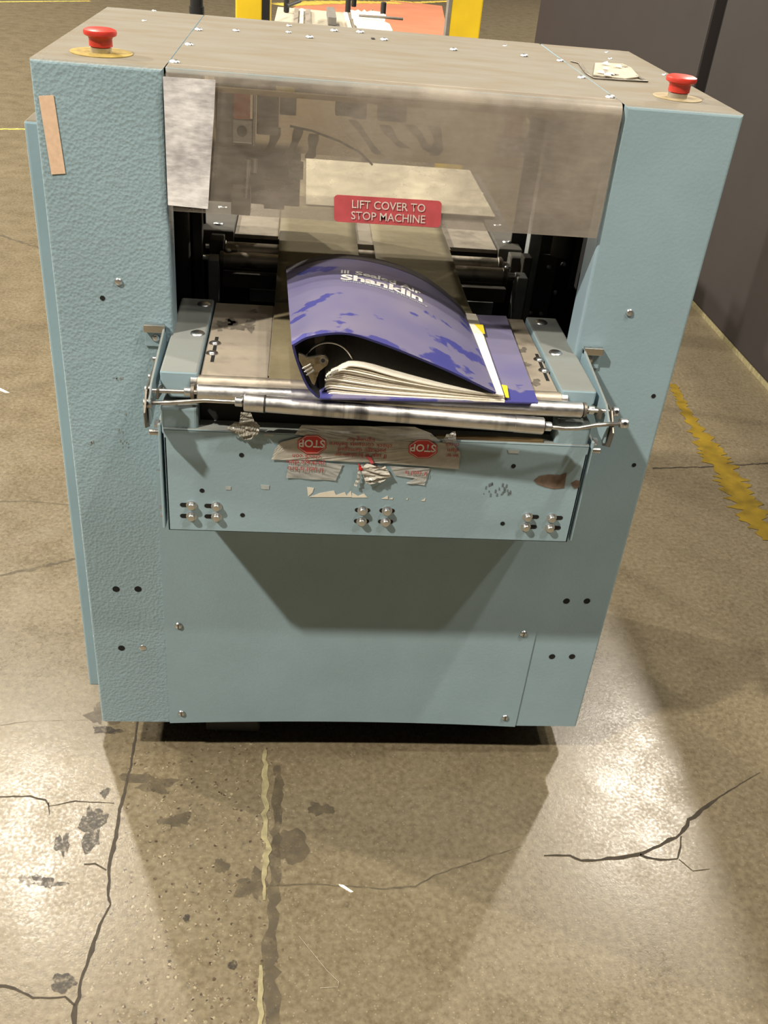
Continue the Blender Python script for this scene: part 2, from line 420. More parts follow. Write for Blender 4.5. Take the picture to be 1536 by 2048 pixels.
def blotch(name, u, v, ru, rv, mat, parent, z=0.0006, jag=0.35, n=26, rot=0.0):
    ph = [random.uniform(0, 6.3) for _ in range(4)]; vs_ = []
    for k in range(n):
        t = 2 * math.pi * k / n
        q = 1 + jag * (0.5 * math.sin(2 * t + ph[0]) + 0.4 * math.sin(3 * t + ph[1]) + 0.35 * math.sin(5 * t + ph[2]) + 0.3 * math.sin(9 * t + ph[3])) * random.uniform(0.7, 1.3)
        a, b = ru * q * math.cos(t), rv * q * math.sin(t)
        vs_.append(PZ(u + a * math.cos(rot) - b * math.sin(rot), v + a * math.sin(rot) + b * math.cos(rot), z))
    return link(name, mesh(name, vs_, [tuple(range(n))]), mat, parent)

H, ZB, D = 1.245, 0.10, 0.552

# ================================================================== floor
fl = link('floor', mesh('floor', [(-30, -6, 0), (30, -6, 0), (30, 45, 0), (-30, 45, 0)], [(0, 1, 2, 3)]), 'concrete')
fl['kind'] = 'structure'
ribbon('crack', [(276, 1440), (262, 1530), (250, 1575), (236, 1640), (222, 1720), (215, 1790), (222, 1808), (200, 1850), (182, 1900), (164, 1960), (152, 2010), (146, 2070)],
       [.004, .004, .005, .006, .007, .004, .003, .004, .007, .006, .007, .007], 'crack_dark', fl)
ribbon('crack', [(-20, 1594), (60, 1592), (90, 1600), (98, 1612), (150, 1602), (228, 1606)], [.002, .003, .003, .0015, .002, .001], 'crack_dark', fl)
ribbon('crack', [(96, 1605), (99, 1630)], [.003, .001], 'crack_dark', fl)
ribbon('crack', [(-20, 1966), (10, 1972), (45, 1985), (65, 1996), (130, 1994), (150, 2012)], [.005, .005, .004, .003, .003, .003], 'crack_dark', fl)
ribbon('crack', [(168, 1728), (190, 1726), (212, 1740)], [.003, .003, .002], 'crack_dark', fl)
ribbon('crack', [(1088, 1711), (1140, 1711), (1163, 1722), (1230, 1715), (1275, 1709), (1330, 1686), (1362, 1668), (1378, 1640), (1412, 1612), (1440, 1592), (1520, 1545)],
       [.003, .004, .004, .006, .006, .007, .006, .008, .007, .004, .001], 'crack_dark', fl)
ribbon('crack', [(1280, 1709), (1320, 1720), (1355, 1717), (1361, 1692), (1362, 1672)], [.007, .004, .003, .003, .003], 'crack_dark', fl)
ribbon('crack', [(1358, 1718), (1386, 1741), (1420, 1738)], [.002, .002, .001], 'crack_dark', fl)
ribbon('crack', [(540, 1772), (620, 1768), (700, 1772), (772, 1778), (830, 1772), (868, 1751), (930, 1730), (1000, 1706), (1042, 1693)], [.004, .003, .003, .004, .004, .003, .003, .003, .002], 'crack_soft', fl)
ribbon('crack', [(-10, 1003), (60, 1002), (165, 1012)], [.006, .004, .003], 'crack_soft', fl)
ribbon('crack', [(0, 1150), (60, 1138), (155, 1116)], [.008, .012, .006], 'crack_soft', fl)
ribbon('crack', [(0, 470), (60, 490), (100, 500)], [.02, .015, .01], 'crack_soft', fl)
ribbon('crack', [(1305, 936), (1400, 934), (1560, 925)], [.006, .006, .006], 'crack_dark', fl)
ribbon('crack', [(0, 1450), (60, 1442), (170, 1440)], [.002, .001, .001], 'crack_soft', fl)
ribbon('joint_filler', [(530, 1500), (532, 1560), (530, 1640), (533, 1700), (528, 1760), (530, 1800)], [.008, .012, .010, .011, .007, .004], 'joint_cream', fl, 0.0010)
ribbon('joint_filler', [(522, 1930), (522, 1980), (520, 2060)], [.005, .009, .010], 'joint_cream', fl, 0.0010)
ribbon('stain', [(556, 1530), (556, 1620), (550, 1700), (548, 1800), (540, 1900), (545, 2060)], [.014, .018, .018, .022, .026, .024], 'stain_soft', fl, 0.0005, 0.15)
for (u, v, a, b, m, j) in [(183, 1655, 26, 38, 'stain_dark', .5), (125, 1688, 12, 24, 'stain_dark', .5), (95, 1764, 32, 9, 'stain_dark', .6), (126, 1965, 26, 18, 'stain_dark', .3),
        (580, 1692, 36, 38, 'stain_soft', .2), (640, 1618, 22, 14, 'stain_soft', .45), (443, 1732, 13, 16, 'stain_soft', .4), (352, 1640, 28, 14, 'stain_soft', .5),
        (693, 1809, 6, 6, 'stain_soft', .1), (300, 1565, 46, 18, 'stain_soft', .6), (505, 1770, 26, 30, 'stain_soft', .5), (213, 1460, 26, 8, 'stain_dark', .4), (210, 1585, 9, 9, 'stain_dark', .4),
        (465, 1930, 10, 9, 'stain_dark', .2), (373, 1836, 7, 8, 'stain_dark', .2), (55, 1760, 16, 10, 'stain_soft', .5), (205, 1430, 24, 22, 'stain_soft', .6)]:
    blotch('stain', u, v, a, b, m, fl, 0.0006 + random.random() * 0.0003, j)
# worn yellow aisle line on the right and thin lines far off
ribbon('aisle_line', [(1345, 768), (1365, 810), (1388, 850), (1430, 910), (1470, 975), (1505, 1030), (1545, 1080)], [.03, .035, .05, .085, .10, .09, .05], 'floor_yellow', fl, 0.0012, 0.12)
ribbon('aisle_line', [(-40, 258), (100, 258)], [.03, .03], 'line_yellow', fl, 0.0012, 0.0)
ribbon('aisle_line', [(-40, 4), (180, 2)], [.05, .05], 'line_yellow', fl, 0.0012, 0.0)
prism('painted_zone', [PZ(560, 30, 0), PZ(600, 88, 0), PZ(900, 88, 0), PZ(884, 12, 0), PZ(800, 2, 0), PZ(600, 8, 0)], (0, 0, 0.002), 'floor_orange', fl)
ribbon('zone_edge', [(555, 10), (640, 5), (720, 4), (800, 6)], [.3, .35, .3, .25], 'line_yellow', fl, 0.004, 0.1)
ribbon('zone_edge', [(780, 1), (830, 5), (960, 0)], [.12, .16, .12], 'line_yellow', fl, 0.004, 0.1)

# ================================================================== wrapping machine
M = empty('shrink_wrapping_machine', (0, 0.27, 0), 'pale blue steel shrink wrapping machine with a clear hinged cover over its belt', 'machine')

# screw masters (built about the origin, facing +Z / -Y)
dome = lathe_data('screw_head', [(0.0062, 0), (0.0058, 0.0016), (0.0042, 0.0029), (0.0015, 0.0034)], (0, 0, 1), 14)
domeY = lathe_data('screw_head_front', [(0.0058, 0), (0.0054, 0.0016), (0.004, 0.0028), (0.0015, 0.0032)], (0, -1, 0), 14)
slotY = mesh('screw_slot', [(-.0007, -.0034, -.0042), (.0007, -.0034, -.0042), (.0007, -.0034, .0042), (-.0007, -.0034, .0042)], [(0, 1, 2, 3)])
washer = lathe_data('washer', [(0.0085, 0), (0.0085, 0.0012), (0.0045, 0.0012)], (0, 0, 1), 18)
holeY = lathe_data('hole', [(0.0048, 0), (0.0048, 0.0005)], (0, -1, 0), 16)
def scr_top(p, parent, mat='screw_steel', s=1.0, z=None):
    o = link('screw', dome, mat, parent, p); o.scale = (s, s, s); return o
def scr_front(p, parent, slot=False):
    o = link('screw', domeY, 'screw_steel', parent, p)
    return o
def hole_front(p, parent, s=1.0, mat='hole_dark'):
    o = link('hole', holeY, 'hole_dark', parent, p); o.scale = (s, 1, s); return o

# --- columns: folded sheet, L section, open to the inside
def column(sx):
    xo, xi = 0.46 * sx, 0.298 * sx; xs = 0.445 * sx
    bm = bmesh.new()
    prof = [(xo, 0), (xi, 0), (xi, .05), (xi + .006 * sx, .05), (xi + .006 * sx, .012), (xs, .012), (xs, D), (xo, D)]
    a = [bm.verts.new((x, y, ZB)) for x, y in prof]; b = [bm.verts.new((x, y, H)) for x, y in prof]; n = len(prof)
    bm.faces.new(a); bm.faces.new(b)
    for i in range(n): bm.faces.new((a[i], a[(i + 1) % n], b[(i + 1) % n], b[i]))
    bmesh.ops.recalc_face_normals(bm, faces=bm.faces)
    vert = [e for e in bm.edges if abs(e.verts[0].co.z - e.verts[1].co.z) > .5 and min(v.co.y for v in e.verts) < .001]
    vert += [e for e in bm.edges if min(v.co.z for v in e.verts) > H - .001 and max(v.co.y for v in e.verts) < .001]
    bmesh.ops.bevel(bm, geom=vert, offset=.004, segments=3, affect='EDGES', profile=0.5)
    c = link('column', bm_out('column', bm), 'blue_hammered' if sx < 0 else 'blue_paint', M)
    t = box('column_top', min(xs, xi), max(xs, xi), .008, D, H - .008, H + .0002, 'blue_paint', M)
    return c, t
cl, clt = column(-1); cr, crt = column(1)
cl['label'] = 'left pale blue column with a tan tape strip'; cr['label'] = 'right pale blue column'
for (u, v, c) in [(232, 1178, cl), (276, 1178, cl), (243, 1296, cl), (1133, 1202, cr), (1174, 1202, cr), (1104, 1313, cr), (1144, 1313, cr)]:
    hole_front(PY(u, v, 0), c, 1.25)
for (u, v, c) in [(205, 596, cl), (1307, 792, cr), (1268, 930, cr)]: hole_front(PY(u, v, 0), c, 0.75)
scr_front(PY(237, 563, 0), cl); scr_front(PY(1259, 625, 0), cr)
o = link('plug', domeY, 'screw_steel', cl, PY(286, 1296, 0)); o.scale = (1.1, .4, 1.1)
tp = prism('tape_strip', [PY(77, 192, -.0006), PY(107, 190, -.0006), PY(131, 347, -.0006), PY(103, 349, -.0006)], (0, -.0004, 0), 'tan_tape', M)
tp['label'] = 'tan paper tape strip stuck on the blue column'
# scrape marks on left column
for (u, v, a, b) in [(243, 840, 8, 34), (243, 890, 14, 8), (182, 885, 6, 6), (237, 758, 12, 4)]:
    P = [PY(u + random.uniform(-a, a), v + random.uniform(-b, b), -.0004) for _ in range(7)]
    for p in P:
        s = random.uniform(.0008, .003)
        prism('paint_scrape', [p, p + Vector((s * .6, 0, s * .2)), p + Vector((s * .8, 0, s * 1.6)), p + Vector((s * .1, 0, s * 1.5))], (0, -.0002, 0), 'light_frame', cl)

# --- side panels proud of both sides
for sx in (-1, 1):
    x0, x1 = sorted((sx * .4605, sx * .502))
    s = box('side_panel', x0, x1, .10, .50, .095, 1.15, 'blue_paint', M, .004)

# --- lower front panel, slightly bowed along its lower edge
bm = bmesh.new(); n = 16; fr = []
for i in range(n + 1):
    t = i / n; x = -.3335 + t * .669
    zb = ZB - .001 + .009 * (1 - (2 * t - 1) ** 2)
    fr.append((x, zb))
vs_ = []
for y in (-.0022, -.0002):
    for (x, zb) in fr: vs_.append((x, y, zb))
    for (x, zb) in fr: vs_.append((x, y, .66))
k = n + 1; fs = []
for i in range(n):
    fs += [(i, i + 1, k + i + 1, k + i), (2 * k + i, 3 * k + i, 3 * k + i + 1, 2 * k + i + 1), (i, 2 * k + i, 2 * k + i + 1, i + 1), (k + i, k + i + 1, 3 * k + i + 1, 3 * k + i)]
fs += [(0, k, 3 * k, 2 * k), (n, 2 * k + n, 3 * k + n, k + n)]
bm.free()
lp = link('lower_panel', mesh('lower_panel', vs_, fs), 'blue_paint', M)
for (u, v) in [(357, 1251), (363, 1426), (1047, 1267), (1010, 1435)]:
    p = PY(u, v, -.0022); o = scr_front(p, lp); o.scale = (1.2, 1.2, 1.2)
    so = link('screw_slot', slotY, 'hole_dark', lp, p + Vector((0, -.0006, 0)))

# --- dark chamber behind the panels
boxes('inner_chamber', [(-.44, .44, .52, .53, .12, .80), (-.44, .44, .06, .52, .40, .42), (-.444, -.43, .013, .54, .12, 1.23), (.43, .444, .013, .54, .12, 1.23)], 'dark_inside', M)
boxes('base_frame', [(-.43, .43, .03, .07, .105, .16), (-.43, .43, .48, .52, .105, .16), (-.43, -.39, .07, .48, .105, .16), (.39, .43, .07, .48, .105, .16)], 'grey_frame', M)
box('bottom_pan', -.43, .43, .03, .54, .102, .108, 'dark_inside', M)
for (x, y) in [(-.22, .10), (.30, .12), (-.22, .47), (.30, .47)]:
    o = prism('foot', [(x - .054, y - .03, .016), (x + .054, y - .03, .012), (x + .054, y - .03, .03), (x + .045, y - .03, .05), (x - .054, y - .03, .05)], (0, .06, 0), 'grey_frame', M, .003)
    o.location.z -= .012
    rod('foot_stem', (x, y, .03), (x, y, .11), .012, 'dark_steel', o)

# --- top lid
lidf = box('lid_plate', -.2965, .2955, .010, .343, H - .006, H + .0012, 'blue_paint', M, .0015)
lidr = box('lid_plate', -.2965, .2955, .346, D, H - .006, H + .0006, 'blue_paint', M, .0015)
for (u, v, s) in [(378, 90, 1), (349, 125, 1.1), (619, 75, 1), (907, 100, 1), (1048, 112, 1), (1163, 156, 1), (1220, 195, 1.1)]:
    scr_top(PZ(u, v, H + .0012), lidf, 'screw_steel', s * 1.0)
for (u, v, s) in [(397, 60, 1), (472, 62, .9), (577, 65, .8), (578, 52, .8), (668, 62, 1.1), (720, 65, 1.2), (768, 80, 1.1), (1120, 122, 1)]:
    scr_top(PZ(u, v, H + .0010), lidr if v < 82 else lidf, 'screw_steel', s * .95)
q = PZ(746, 77, H + .0014); prism('slot', [q + Vector((-.003, -.006, 0)), q + Vector((.003, -.006, 0)), q + Vector((.003, .008, 0)), q + Vector((-.003, .008, 0))], (0, 0, .0004), 'hole_dark', lidf)
for (u, v) in [(1010, 92), (1220, 118), (1213, 105), (1328, 150)]: scr_top(PZ(u, v, H), crt, 'screw_steel', .6)
for (u, v) in [(308, 22), (288, 42)]: scr_top(PZ(u, v, H), clt, 'screw_steel', .6)

# --- clear hinged cover
prof = [(.030, H + .0022), (.010, H + .0020)] + [(.010 - .014 * math.sin(t), H + .002 - .014 * (1 - math.cos(t))) for t in [math.radians(a) for a in range(10, 91, 10)]] + [(-.004, 1.20), (-.0045, 1.14), (-.005, 1.071)]
th = .0028; inn = []
for i, (y, z) in enumerate(prof):
    a = Vector(prof[max(i - 1, 0)]); b = Vector(prof[min(i + 1, len(prof) - 1)]); t = (b - a).normalized(); inn.append((y - t.y * th * -1 * -1 if False else y + (-t.y) * th, z + t.x * th))
vs_ = []
for x in (-.2945, .2935):
    vs_ += [(x, y, z) for y, z in prof]; vs_ += [(x, y, z) for y, z in inn]
m = len(prof); fs = []
for s in (0, 1):
    for i in range(m - 1):
        fs.append((s * m + i, s * m + i + 1, 2 * m + s * m + i + 1, 2 * m + s * m + i))
fs += [(0, m, 3 * m, 2 * m), (m - 1, 2 * m - 1, 4 * m - 1, 3 * m - 1)]
fs += [(i, i + 1, m + i + 1, m + i) for i in range(m - 1)] + [(2 * m + i, 2 * m + i + 1, 3 * m + i + 1, 3 * m + i) for i in range(m - 1)]
cover = link('clear_cover', mesh('clear_cover', vs_, fs), 'clear_cover', M)
cover['label'] = 'hazy clear plastic hinged cover with a red warning sticker'
box('cover_hem', -.294, .293, .0, .006, H - .022, H - .016, 'strip_brown', cover)
fm = prism('painted_glare', [PY(326, 153, -.0058), PY(431, 160, -.0058), PY(428, 230, -.0058), PY(424, 290, -.0058), PY(420, 350, -.0058), PY(416, 418, -.0058), PY(336, 410, -.0058)], (0, -.0004, 0), 'scuffed_glare', cover)  # lamp reflection in the cover's scratches, put in as a pale patch
fm['label'] = 'pale painted patch of lamp glare on the scuffed clear cover'
# red sticker with rounded corners
sa, sb_, sc, sd = PY(668, 389, -.0062), PY(884, 402, -.0062), PY(880, 455, -.0062), PY(668, 443, -.0062)
ex = (sb_ - sa); ey = (sa - sd)
poly = []
for (cx, cy, a0) in [(.04, .85, 90), (.04, .15, 180), (.96, .15, 270), (.96, .85, 0)]:
    for k_ in range(5):
        t = math.radians(a0 + k_ * 22.5); poly.append(sd + ex * (cx + .04 * math.cos(t)) + ey * (cy + .15 * math.sin(t)))
prism('warning_sticker', poly, (0, -.0004, 0), 'sticker_red', cover)
exn, eyn = ex.normalized(), ey.normalized()
for body, v in (('LIFT COVER TO', .56), ('STOP MACHINE', .14)):
    place_text('warning_lettering', body, sd + ex * .505 + ey * v, exn, eyn, .0155, 'letter_pale', cover, .0001, push=(0, -.0013, 0), stretch=.93)

# --- emergency stops
def estop(u, v, top, disc, dr):
    c = PZ(u, v, H); c.z = H
    e = link('emergency_stop', lathe_data('emergency_stop', [(.0135, 0), (.0135, .007), (.012, .0085)], (0, 0, 1), 24, c), 'steel', M)
    link('button_cap', lathe_data('button_cap', [(.0125, .0075), (.0150, .0085), (.0148, .017), (.0160, .0195), (.0205, .0215), (.0215, .0245), (.0205, .0275), (.0165, .0292), (.006, .0300)], (0, 0, 1), 28, c), 'red_plastic', e)
    link('legend_disc', lathe_data('legend_disc', [(dr, .0002), (dr, .0012)], (0, 0, 1), 40, c), disc, e)
    return e
estop(203, 106, H, 'yellow_disc', .040)['label'] = 'red emergency stop button on a yellow disc'
estop(1354, 196, H, 'faded_yellow', .034)['label'] = 'red emergency stop button on a faded disc'

# --- peeled label residue on the right column top
z0 = H + .0008
lr = prism('label_residue', [PZ(1190, 128, z0), PZ(1186, 152, z0), PZ(1250, 160, z0), PZ(1278, 156, z0), PZ(1262, 138, z0), PZ(1245, 130, z0), PZ(1215, 128, z0)], (0, 0, .002), 'ribbon_label', crt)
tube('label_edge', [PZ(1142, 122, z0 + .001), PZ(1158, 126, z0 + .001), PZ(1172, 146, z0 + .001), PZ(1188, 156, z0 + .001), PZ(1240, 160, z0 + .001), PZ(1295, 163, z0 + .001), PZ(1272, 152, z0 + .001)], .0014, 'dark_steel', crt)
for k_ in range(10):
    p = PZ(random.uniform(1192, 1250), random.uniform(128, 152), z0 + .003); s = random.uniform(.004, .009)
    prism('paper_flake', [p + Vector((-s, -s * .5, random.uniform(0, .002))), p + Vector((s, -s * .7, 0)), p + Vector((s * .8, s, random.uniform(0, .004))), p + Vector((-s * .6, s, .001))], (0, 0, .0008), 'paper' if k_ % 3 else 'ribbon_label', crt)

# ---------------------------------------------------------------- infeed plate with bolts
YP = -.14
ip = boxes('infeed_plate', [(-.2985, .3035, YP, YP + .004, .643, .8125), (-.2985, .3035, YP, YP + .03, .8095, .8135), (-.2985, .3035, YP, 0, .643, .646), (-.2985, -.2945, YP, -.002, .643, .80), (.2995, .3035, YP, -.002, .643, .80)], 'blue_paint_thin_dust', M, .0012)
ip['label'] = 'blue front plate of the infeed with twelve bolts'
for sx, xa in ((-1, -.3025), (1, .3075)):
    x0, x1 = sorted((xa, xa + sx * .004))
    g = box('side_flange', x0, x1, YP + .004, -.001, .643, .817, 'blue_paint_thin_dust', M, .001)
    rod('flange_bolt', (xa + sx * .003, YP + .012, .800), (xa + sx * .017, YP + .012, .800), .0045, 'steel', g, 10, .0006)
    rod('flange_nut', (xa + sx * .003, YP + .012, .814), (xa + sx * .009, YP + .012, .814), .006, 'screw_steel', g, 6)
    if sx < 0:
        for zz in (.676, .662): rod('flange_nut', (xa + sx * .003, YP + .012, zz), (xa + sx * .008, YP + .012, zz), .0045, 'screw_steel', g, 6)
bolt = lathe_data('plate_bolt', [(.0078, 0), (.0078, .0015), (.0056, .0015), (.0056, .006), (.0048, .0072), (.001, .0076)], (0, -1, 0), 16)
slotm = mesh('bolt_slot', [((.008 if c > 0 else -.008) + .0035 * math.cos(t), -.0004, .0036 * math.sin(t)) for c, t in [(1, math.radians(a)) for a in range(-90, 91, 30)] + [(-1, math.radians(a)) for a in range(90, 271, 30)]], [tuple(range(14))])
for (u, v, dx) in [(383, 1010, -5), (433, 1012, -6), (383, 1032, -5), (433, 1033, -6), (725, 1020, 0), (774, 1021, 0), (723, 1042, 0), (771, 1043, 0), (1055, 1033, 6), (1103, 1035, 6), (1051, 1053, 6), (1099, 1055, 6)]:
    p = PY(u, v, YP)
    link('bolt_slot', slotm, 'hole_dark', ip, p + Vector((dx * .0010, 0, 0)))
    o = link('bolt', bolt, 'screw_steel', ip, p); o.rotation_euler = (0, random.uniform(0, 3), 0)
for (u, v) in [(483, 910), (485, 1030), (1027, 932), (1005, 1047), (404, 981)]: hole_front(PY(u, v, YP), ip, .72)
def patch(name, pts, mat, parent, yy=YP - .0003, th=-.0003):
    return prism(name, [PY(u, v, yy) for u, v in pts], (0, th, 0), mat, parent)
plain('rust_scuff', (0.16, 0.115, 0.085), 0.8, var=0.25, scale=90)
plain('scuff_light', (0.42, 0.47, 0.47), 0.7, var=0.15, scale=90)
plain('scuff_dark', (0.13, 0.16, 0.17), 0.7, var=0.25, scale=120)
patch('paint_scuff', [(1068, 960), (1078, 952), (1095, 949), (1120, 950), (1133, 946), (1131, 962), (1128, 976), (1108, 978), (1090, 974), (1074, 968)], 'rust_scuff', ip)
patch('paint_scuff', [(1142, 966), (1152, 960), (1160, 962), (1158, 975), (1148, 977)], 'rust_scuff', ip)
for k_ in range(26):
    u = random.uniform(965, 1022); v = random.uniform(964, 990); a = random.uniform(1, 4)
    patch('paint_scuff', [(u, v), (u + a * .7, v + 1), (u + a * .5, v + a * 2.2), (u - a * .3, v + a * 2)], 'scuff_dark', ip)
for (u, v, a, b) in [(1027, 903, 12, 4), (456, 976, 6, 4), (530, 974, 9, 5), (537, 870, 10, 3)]:
    patch('paint_scuff', [(u - a, v - b), (u + a, v - b * .7), (u + a * .9, v + b), (u - a * .8, v + b * .8)], 'scuff_light', ip)
# torn white adhesive residue
for pts in ([(614, 974), (628, 976), (625, 985), (616, 993)], [(618, 994), (640, 986), (668, 981), (672, 990), (690, 984), (694, 994)], [(690, 994), (702, 981), (704, 994)], [(704, 985), (716, 992), (728, 987), (735, 995), (704, 995)],
            [(763, 998), (776, 991), (776, 998)], [(778, 998), (786, 995), (785, 999)], [(842, 1002), (851, 996), (850, 1002)], [(812, 999), (816, 996), (815, 1000)]):
    patch('tape_residue', pts, 'white_film', ip)

# ---------------------------------------------------------------- infeed conveyor
ZBED = .884
bed = box('bed_plate', -.249, -.158, -.112, .150, ZBED - .006, ZBED, 'dusty_plate', M, .001)
bed2 = box('bed_plate', .163, .249, -.112, .150, ZBED - .006, ZBED, 'dusty_plate', M, .001)
box('bed_core', -.158, .163, -.105, .150, ZBED - .03, ZBED - .001, 'dusty_plate', M)
for bd, lst in ((bed, [(430, 687), (424, 707)]), (bed2, [(1078, 720), (1088, 742)])):
    for (u, v) in lst:
        p = PZ(u, v, ZBED)
        link('washer', washer, 'steel', bd, p); scr_top(p + Vector((0, 0, .001)), bd, 'screw_steel', .8)
for bd, (u0, v0, u1, v1) in ((bed, (434, 674, 424, 724)), (bed2, (1073, 708, 1096, 762))):
    a, b = PZ(u0, v0, ZBED), PZ(u1, v1, ZBED)
    prism('slot', [a + Vector((-.0025, 0, 0)), a + Vector((.0025, 0, 0)), b + Vector((.0025, 0, 0)), b + Vector((-.0025, 0, 0))], (0, 0, .0003), 'hole_dark', bd)
plain('smudge', (0.1250, 0.1100, 0.0900), 0.6, var=0.3, scale=120)
for (u, v, a, b) in [(450, 648, 14, 9), (472, 652, 16, 8), (500, 650, 13, 11), (462, 640, 10, 5), (508, 622, 8, 3), (440, 660, 6, 2)]: blotch('smudge', u, v, a, b, 'smudge', bed, ZBED + .0004, .5, 22)
for (u, v, a, b) in [(1050, 728, 10, 4), (1046, 700, 8, 5), (1072, 765, 10, 6)]: blotch('smudge', u, v, a, b, 'smudge', bed2, ZBED + .0004, .4, 22)

def end_block(sx):
    xo, xi = .302 * sx, .2515 * sx
    pl = [(xo, .892), (xi, .892), (xi, .868), (xi + .010 * sx, .852), (xo - .012 * sx, .852), (xo, .872)]
    b = prism('end_block', [(x, -.124, z) for x, z in pl], (0, .268, 0), 'blue_paint_thin_dust', M, .003)
    c = box('lower_block', min(xo, xi), max(xo, xi), -.137, .0, .80, .846, 'blue_paint_thin_dust', M, .005, 3)
    return b
eb1, eb2 = end_block(-1), end_block(1)
for b, lst in ((eb1, [(408, 609), (395, 667)]), (eb2, [(1082, 645), (1111, 706)])):
    for (u, v) in lst:
        p = PZ(u, v, .892); o = link('screw', dome, 'screw_steel', b, p); o.scale = (1.7, 1.7, 1.0)

# belt on the infeed: wraps down over the front edge
def sheet(name, prof, x0, x1, th, mat, parent, nx=8, wob=0.0):
    """prof: list of (y,z) along the belt"""
    vs_ = []; m = len(prof)
    for s in (0, 1):
        for (y, z) in prof:
            for i in range(nx + 1):
                x = x0 + (x1 - x0) * i / nx
                vs_.append((x, y, z - s * th + wob * math.sin(x * 31 + y * 17) * math.sin(y * 23)))
    k = nx + 1; fs = []
    for j in range(m - 1):
        for i in range(nx):
            a = j * k + i; fs.append((a, a + 1, a + k + 1, a + k)); a += m * k; fs.append((a, a + k, a + k + 1, a + 1))
        for i in (0, nx):
            a = j * k + i; fs.append((a, a + k, a + k + m * k, a + m * k))
    for i in range(nx):
        a = i; fs.append((a, a + 1, a + 1 + m * k, a + m * k)); a = (m - 1) * k + i; fs.append((a, a + 1, a + 1 + m * k, a + m * k))
    return link(name, mesh(name, vs_, fs, True), mat, parent)
sheet('belt', [(-.129, .868), (-.1275, .876), (-.122, .883), (-.113, .8862), (-.10, .8866), (0, .8868), (.158, .8866)], -.1565, .1615, .0016, 'belt_cream', M)
lane = [(.160, .8856), (.20, .884), (.27, .8835), (.33, .8845), (.375, .8850), (.40, .8868), (.43, .8862), (.46, .8885), (.52, .889), (.60, .889), (.75, .889), (1.08, .889)]
sheet('belt', lane, -.157, -.010, .0016, 'belt_cream', M, 8, .0006)
sheet('belt', lane, .021, .1665, .0016, 'belt_cream', M, 8, .0006)

box('outfeed_sheet', -.108, .293, .70, 1.085, .8906, .8926, 'sheet_cream', M, .0005)
# rollers
def roller(p0, p1, rr, mat, rod_r, l0, l1, bands=()):
    p0, p1 = Vector(p0), Vector(p1); ax = (p1 - p0).normalized()
    o = rod('roller', p0, p1, rr, mat, M, 28, .0012)
    return o, ax
r1, ax = roller((-.262, -.118, .8735), (.262, -.118, .8735), .0115, 'tan_roller', 0, 0, 0)
rod('roller_shaft', (-.292, -.118, .8735), (.292, -.118, .8735), .005, 'brass', r1)
for x in (-.262, .252):
    rod('collar', (x, -.118, .8735), (x + .010, -.118, .8735), .0122, 'steel', r1, 24, .001)
r2, ax = roller((-.251, -.140, .8705), (.280, -.140, .8705), .0112, 'aluminium_roller', 0, 0, 0)
for x in (-.258, .282): rod('end_cap', (x - .001, -.140, .8705), (x + .003, -.140, .8705), .0105, 'dark_steel', r2, 20)
rod('roller_rod', (-.314, -.152, .876), (-.250, -.140, .8705), .0030, 'steel', r2)
rod('roller_rod', (.280, -.140, .8705), (.320, -.158, .8795), .0030, 'steel', r2)
for x in (-.268, .288): rod('collar', (x, -.1415, .8715), (x + .009, -.1415, .8715), .0062, 'screw_steel', r2, 16, .0008)
rod('collar', (-.318, -.152, .876), (-.309, -.152, .876), .0068, 'screw_steel', r2, 16, .001)
rod('collar', (.317, -.159, .880), (.325, -.159, .880), .0066, 'screw_steel', r2, 16, .001)
L0, L1 = Vector((-.186, -.169, .8735)), Vector((.2155, -.184, .8655))
r3, ax = roller(L0, L1, .0112, 'smudged_roller', 0, 0, 0)
r3['label'] = 'front aluminium idler roller with black smudges'
rod('end_sleeve', L0 - ax * .001, L0 + ax * .026, .0119, 'aluminium_roller', r3, 28, .001)
rod('groove', L0 + ax * .0255, L0 + ax * .0275, .0121, 'black', r3, 28)
rod('end_sleeve', L1 - ax * .040, L1 + ax * .001, .0116, 'aluminium_roller', r3, 28, .001)
tube('roller_rod', [(-.314, -.170, .8665), (-.28, -.168, .868), (-.24, -.167, .8725), (-.186, -.169, .8735)], .0030, 'steel', r3)
tube('roller_rod', [L1, (.245, -.186, .864), (.265, -.186, .8655), (.29, -.183, .870), (.325, -.182, .874)], .0030, 'steel', r3)
rod('collar', L0 - ax * .013, L0 - ax * .003, .0064, 'screw_steel', r3, 16, .0008)
rod('collar', L1 + ax * .003, L1 + ax * .012, .0064, 'screw_steel', r3, 16, .0008)
rod('collar', (-.318, -.170, .8660), (-.307, -.170, .8665), .0070, 'screw_steel', r3, 16, .001)
rod('collar', (.322, -.182, .8740), (.333, -.182, .8745), .0070, 'screw_steel', r3, 16, .001)
for (p, o_) in (((-.3125, -.1757, .869), r3), ((-.3135, -.158, .879), r2), ((.3275, -.188, .877), r3), ((.321, -.165, .8825), r2), ((-.188, -.175, .877), r3)):
    hp = Vector(p); rod('set_screw', hp, hp + Vector((0, -.0012, .0006)), .0024, 'hole_dark', o_, 10)

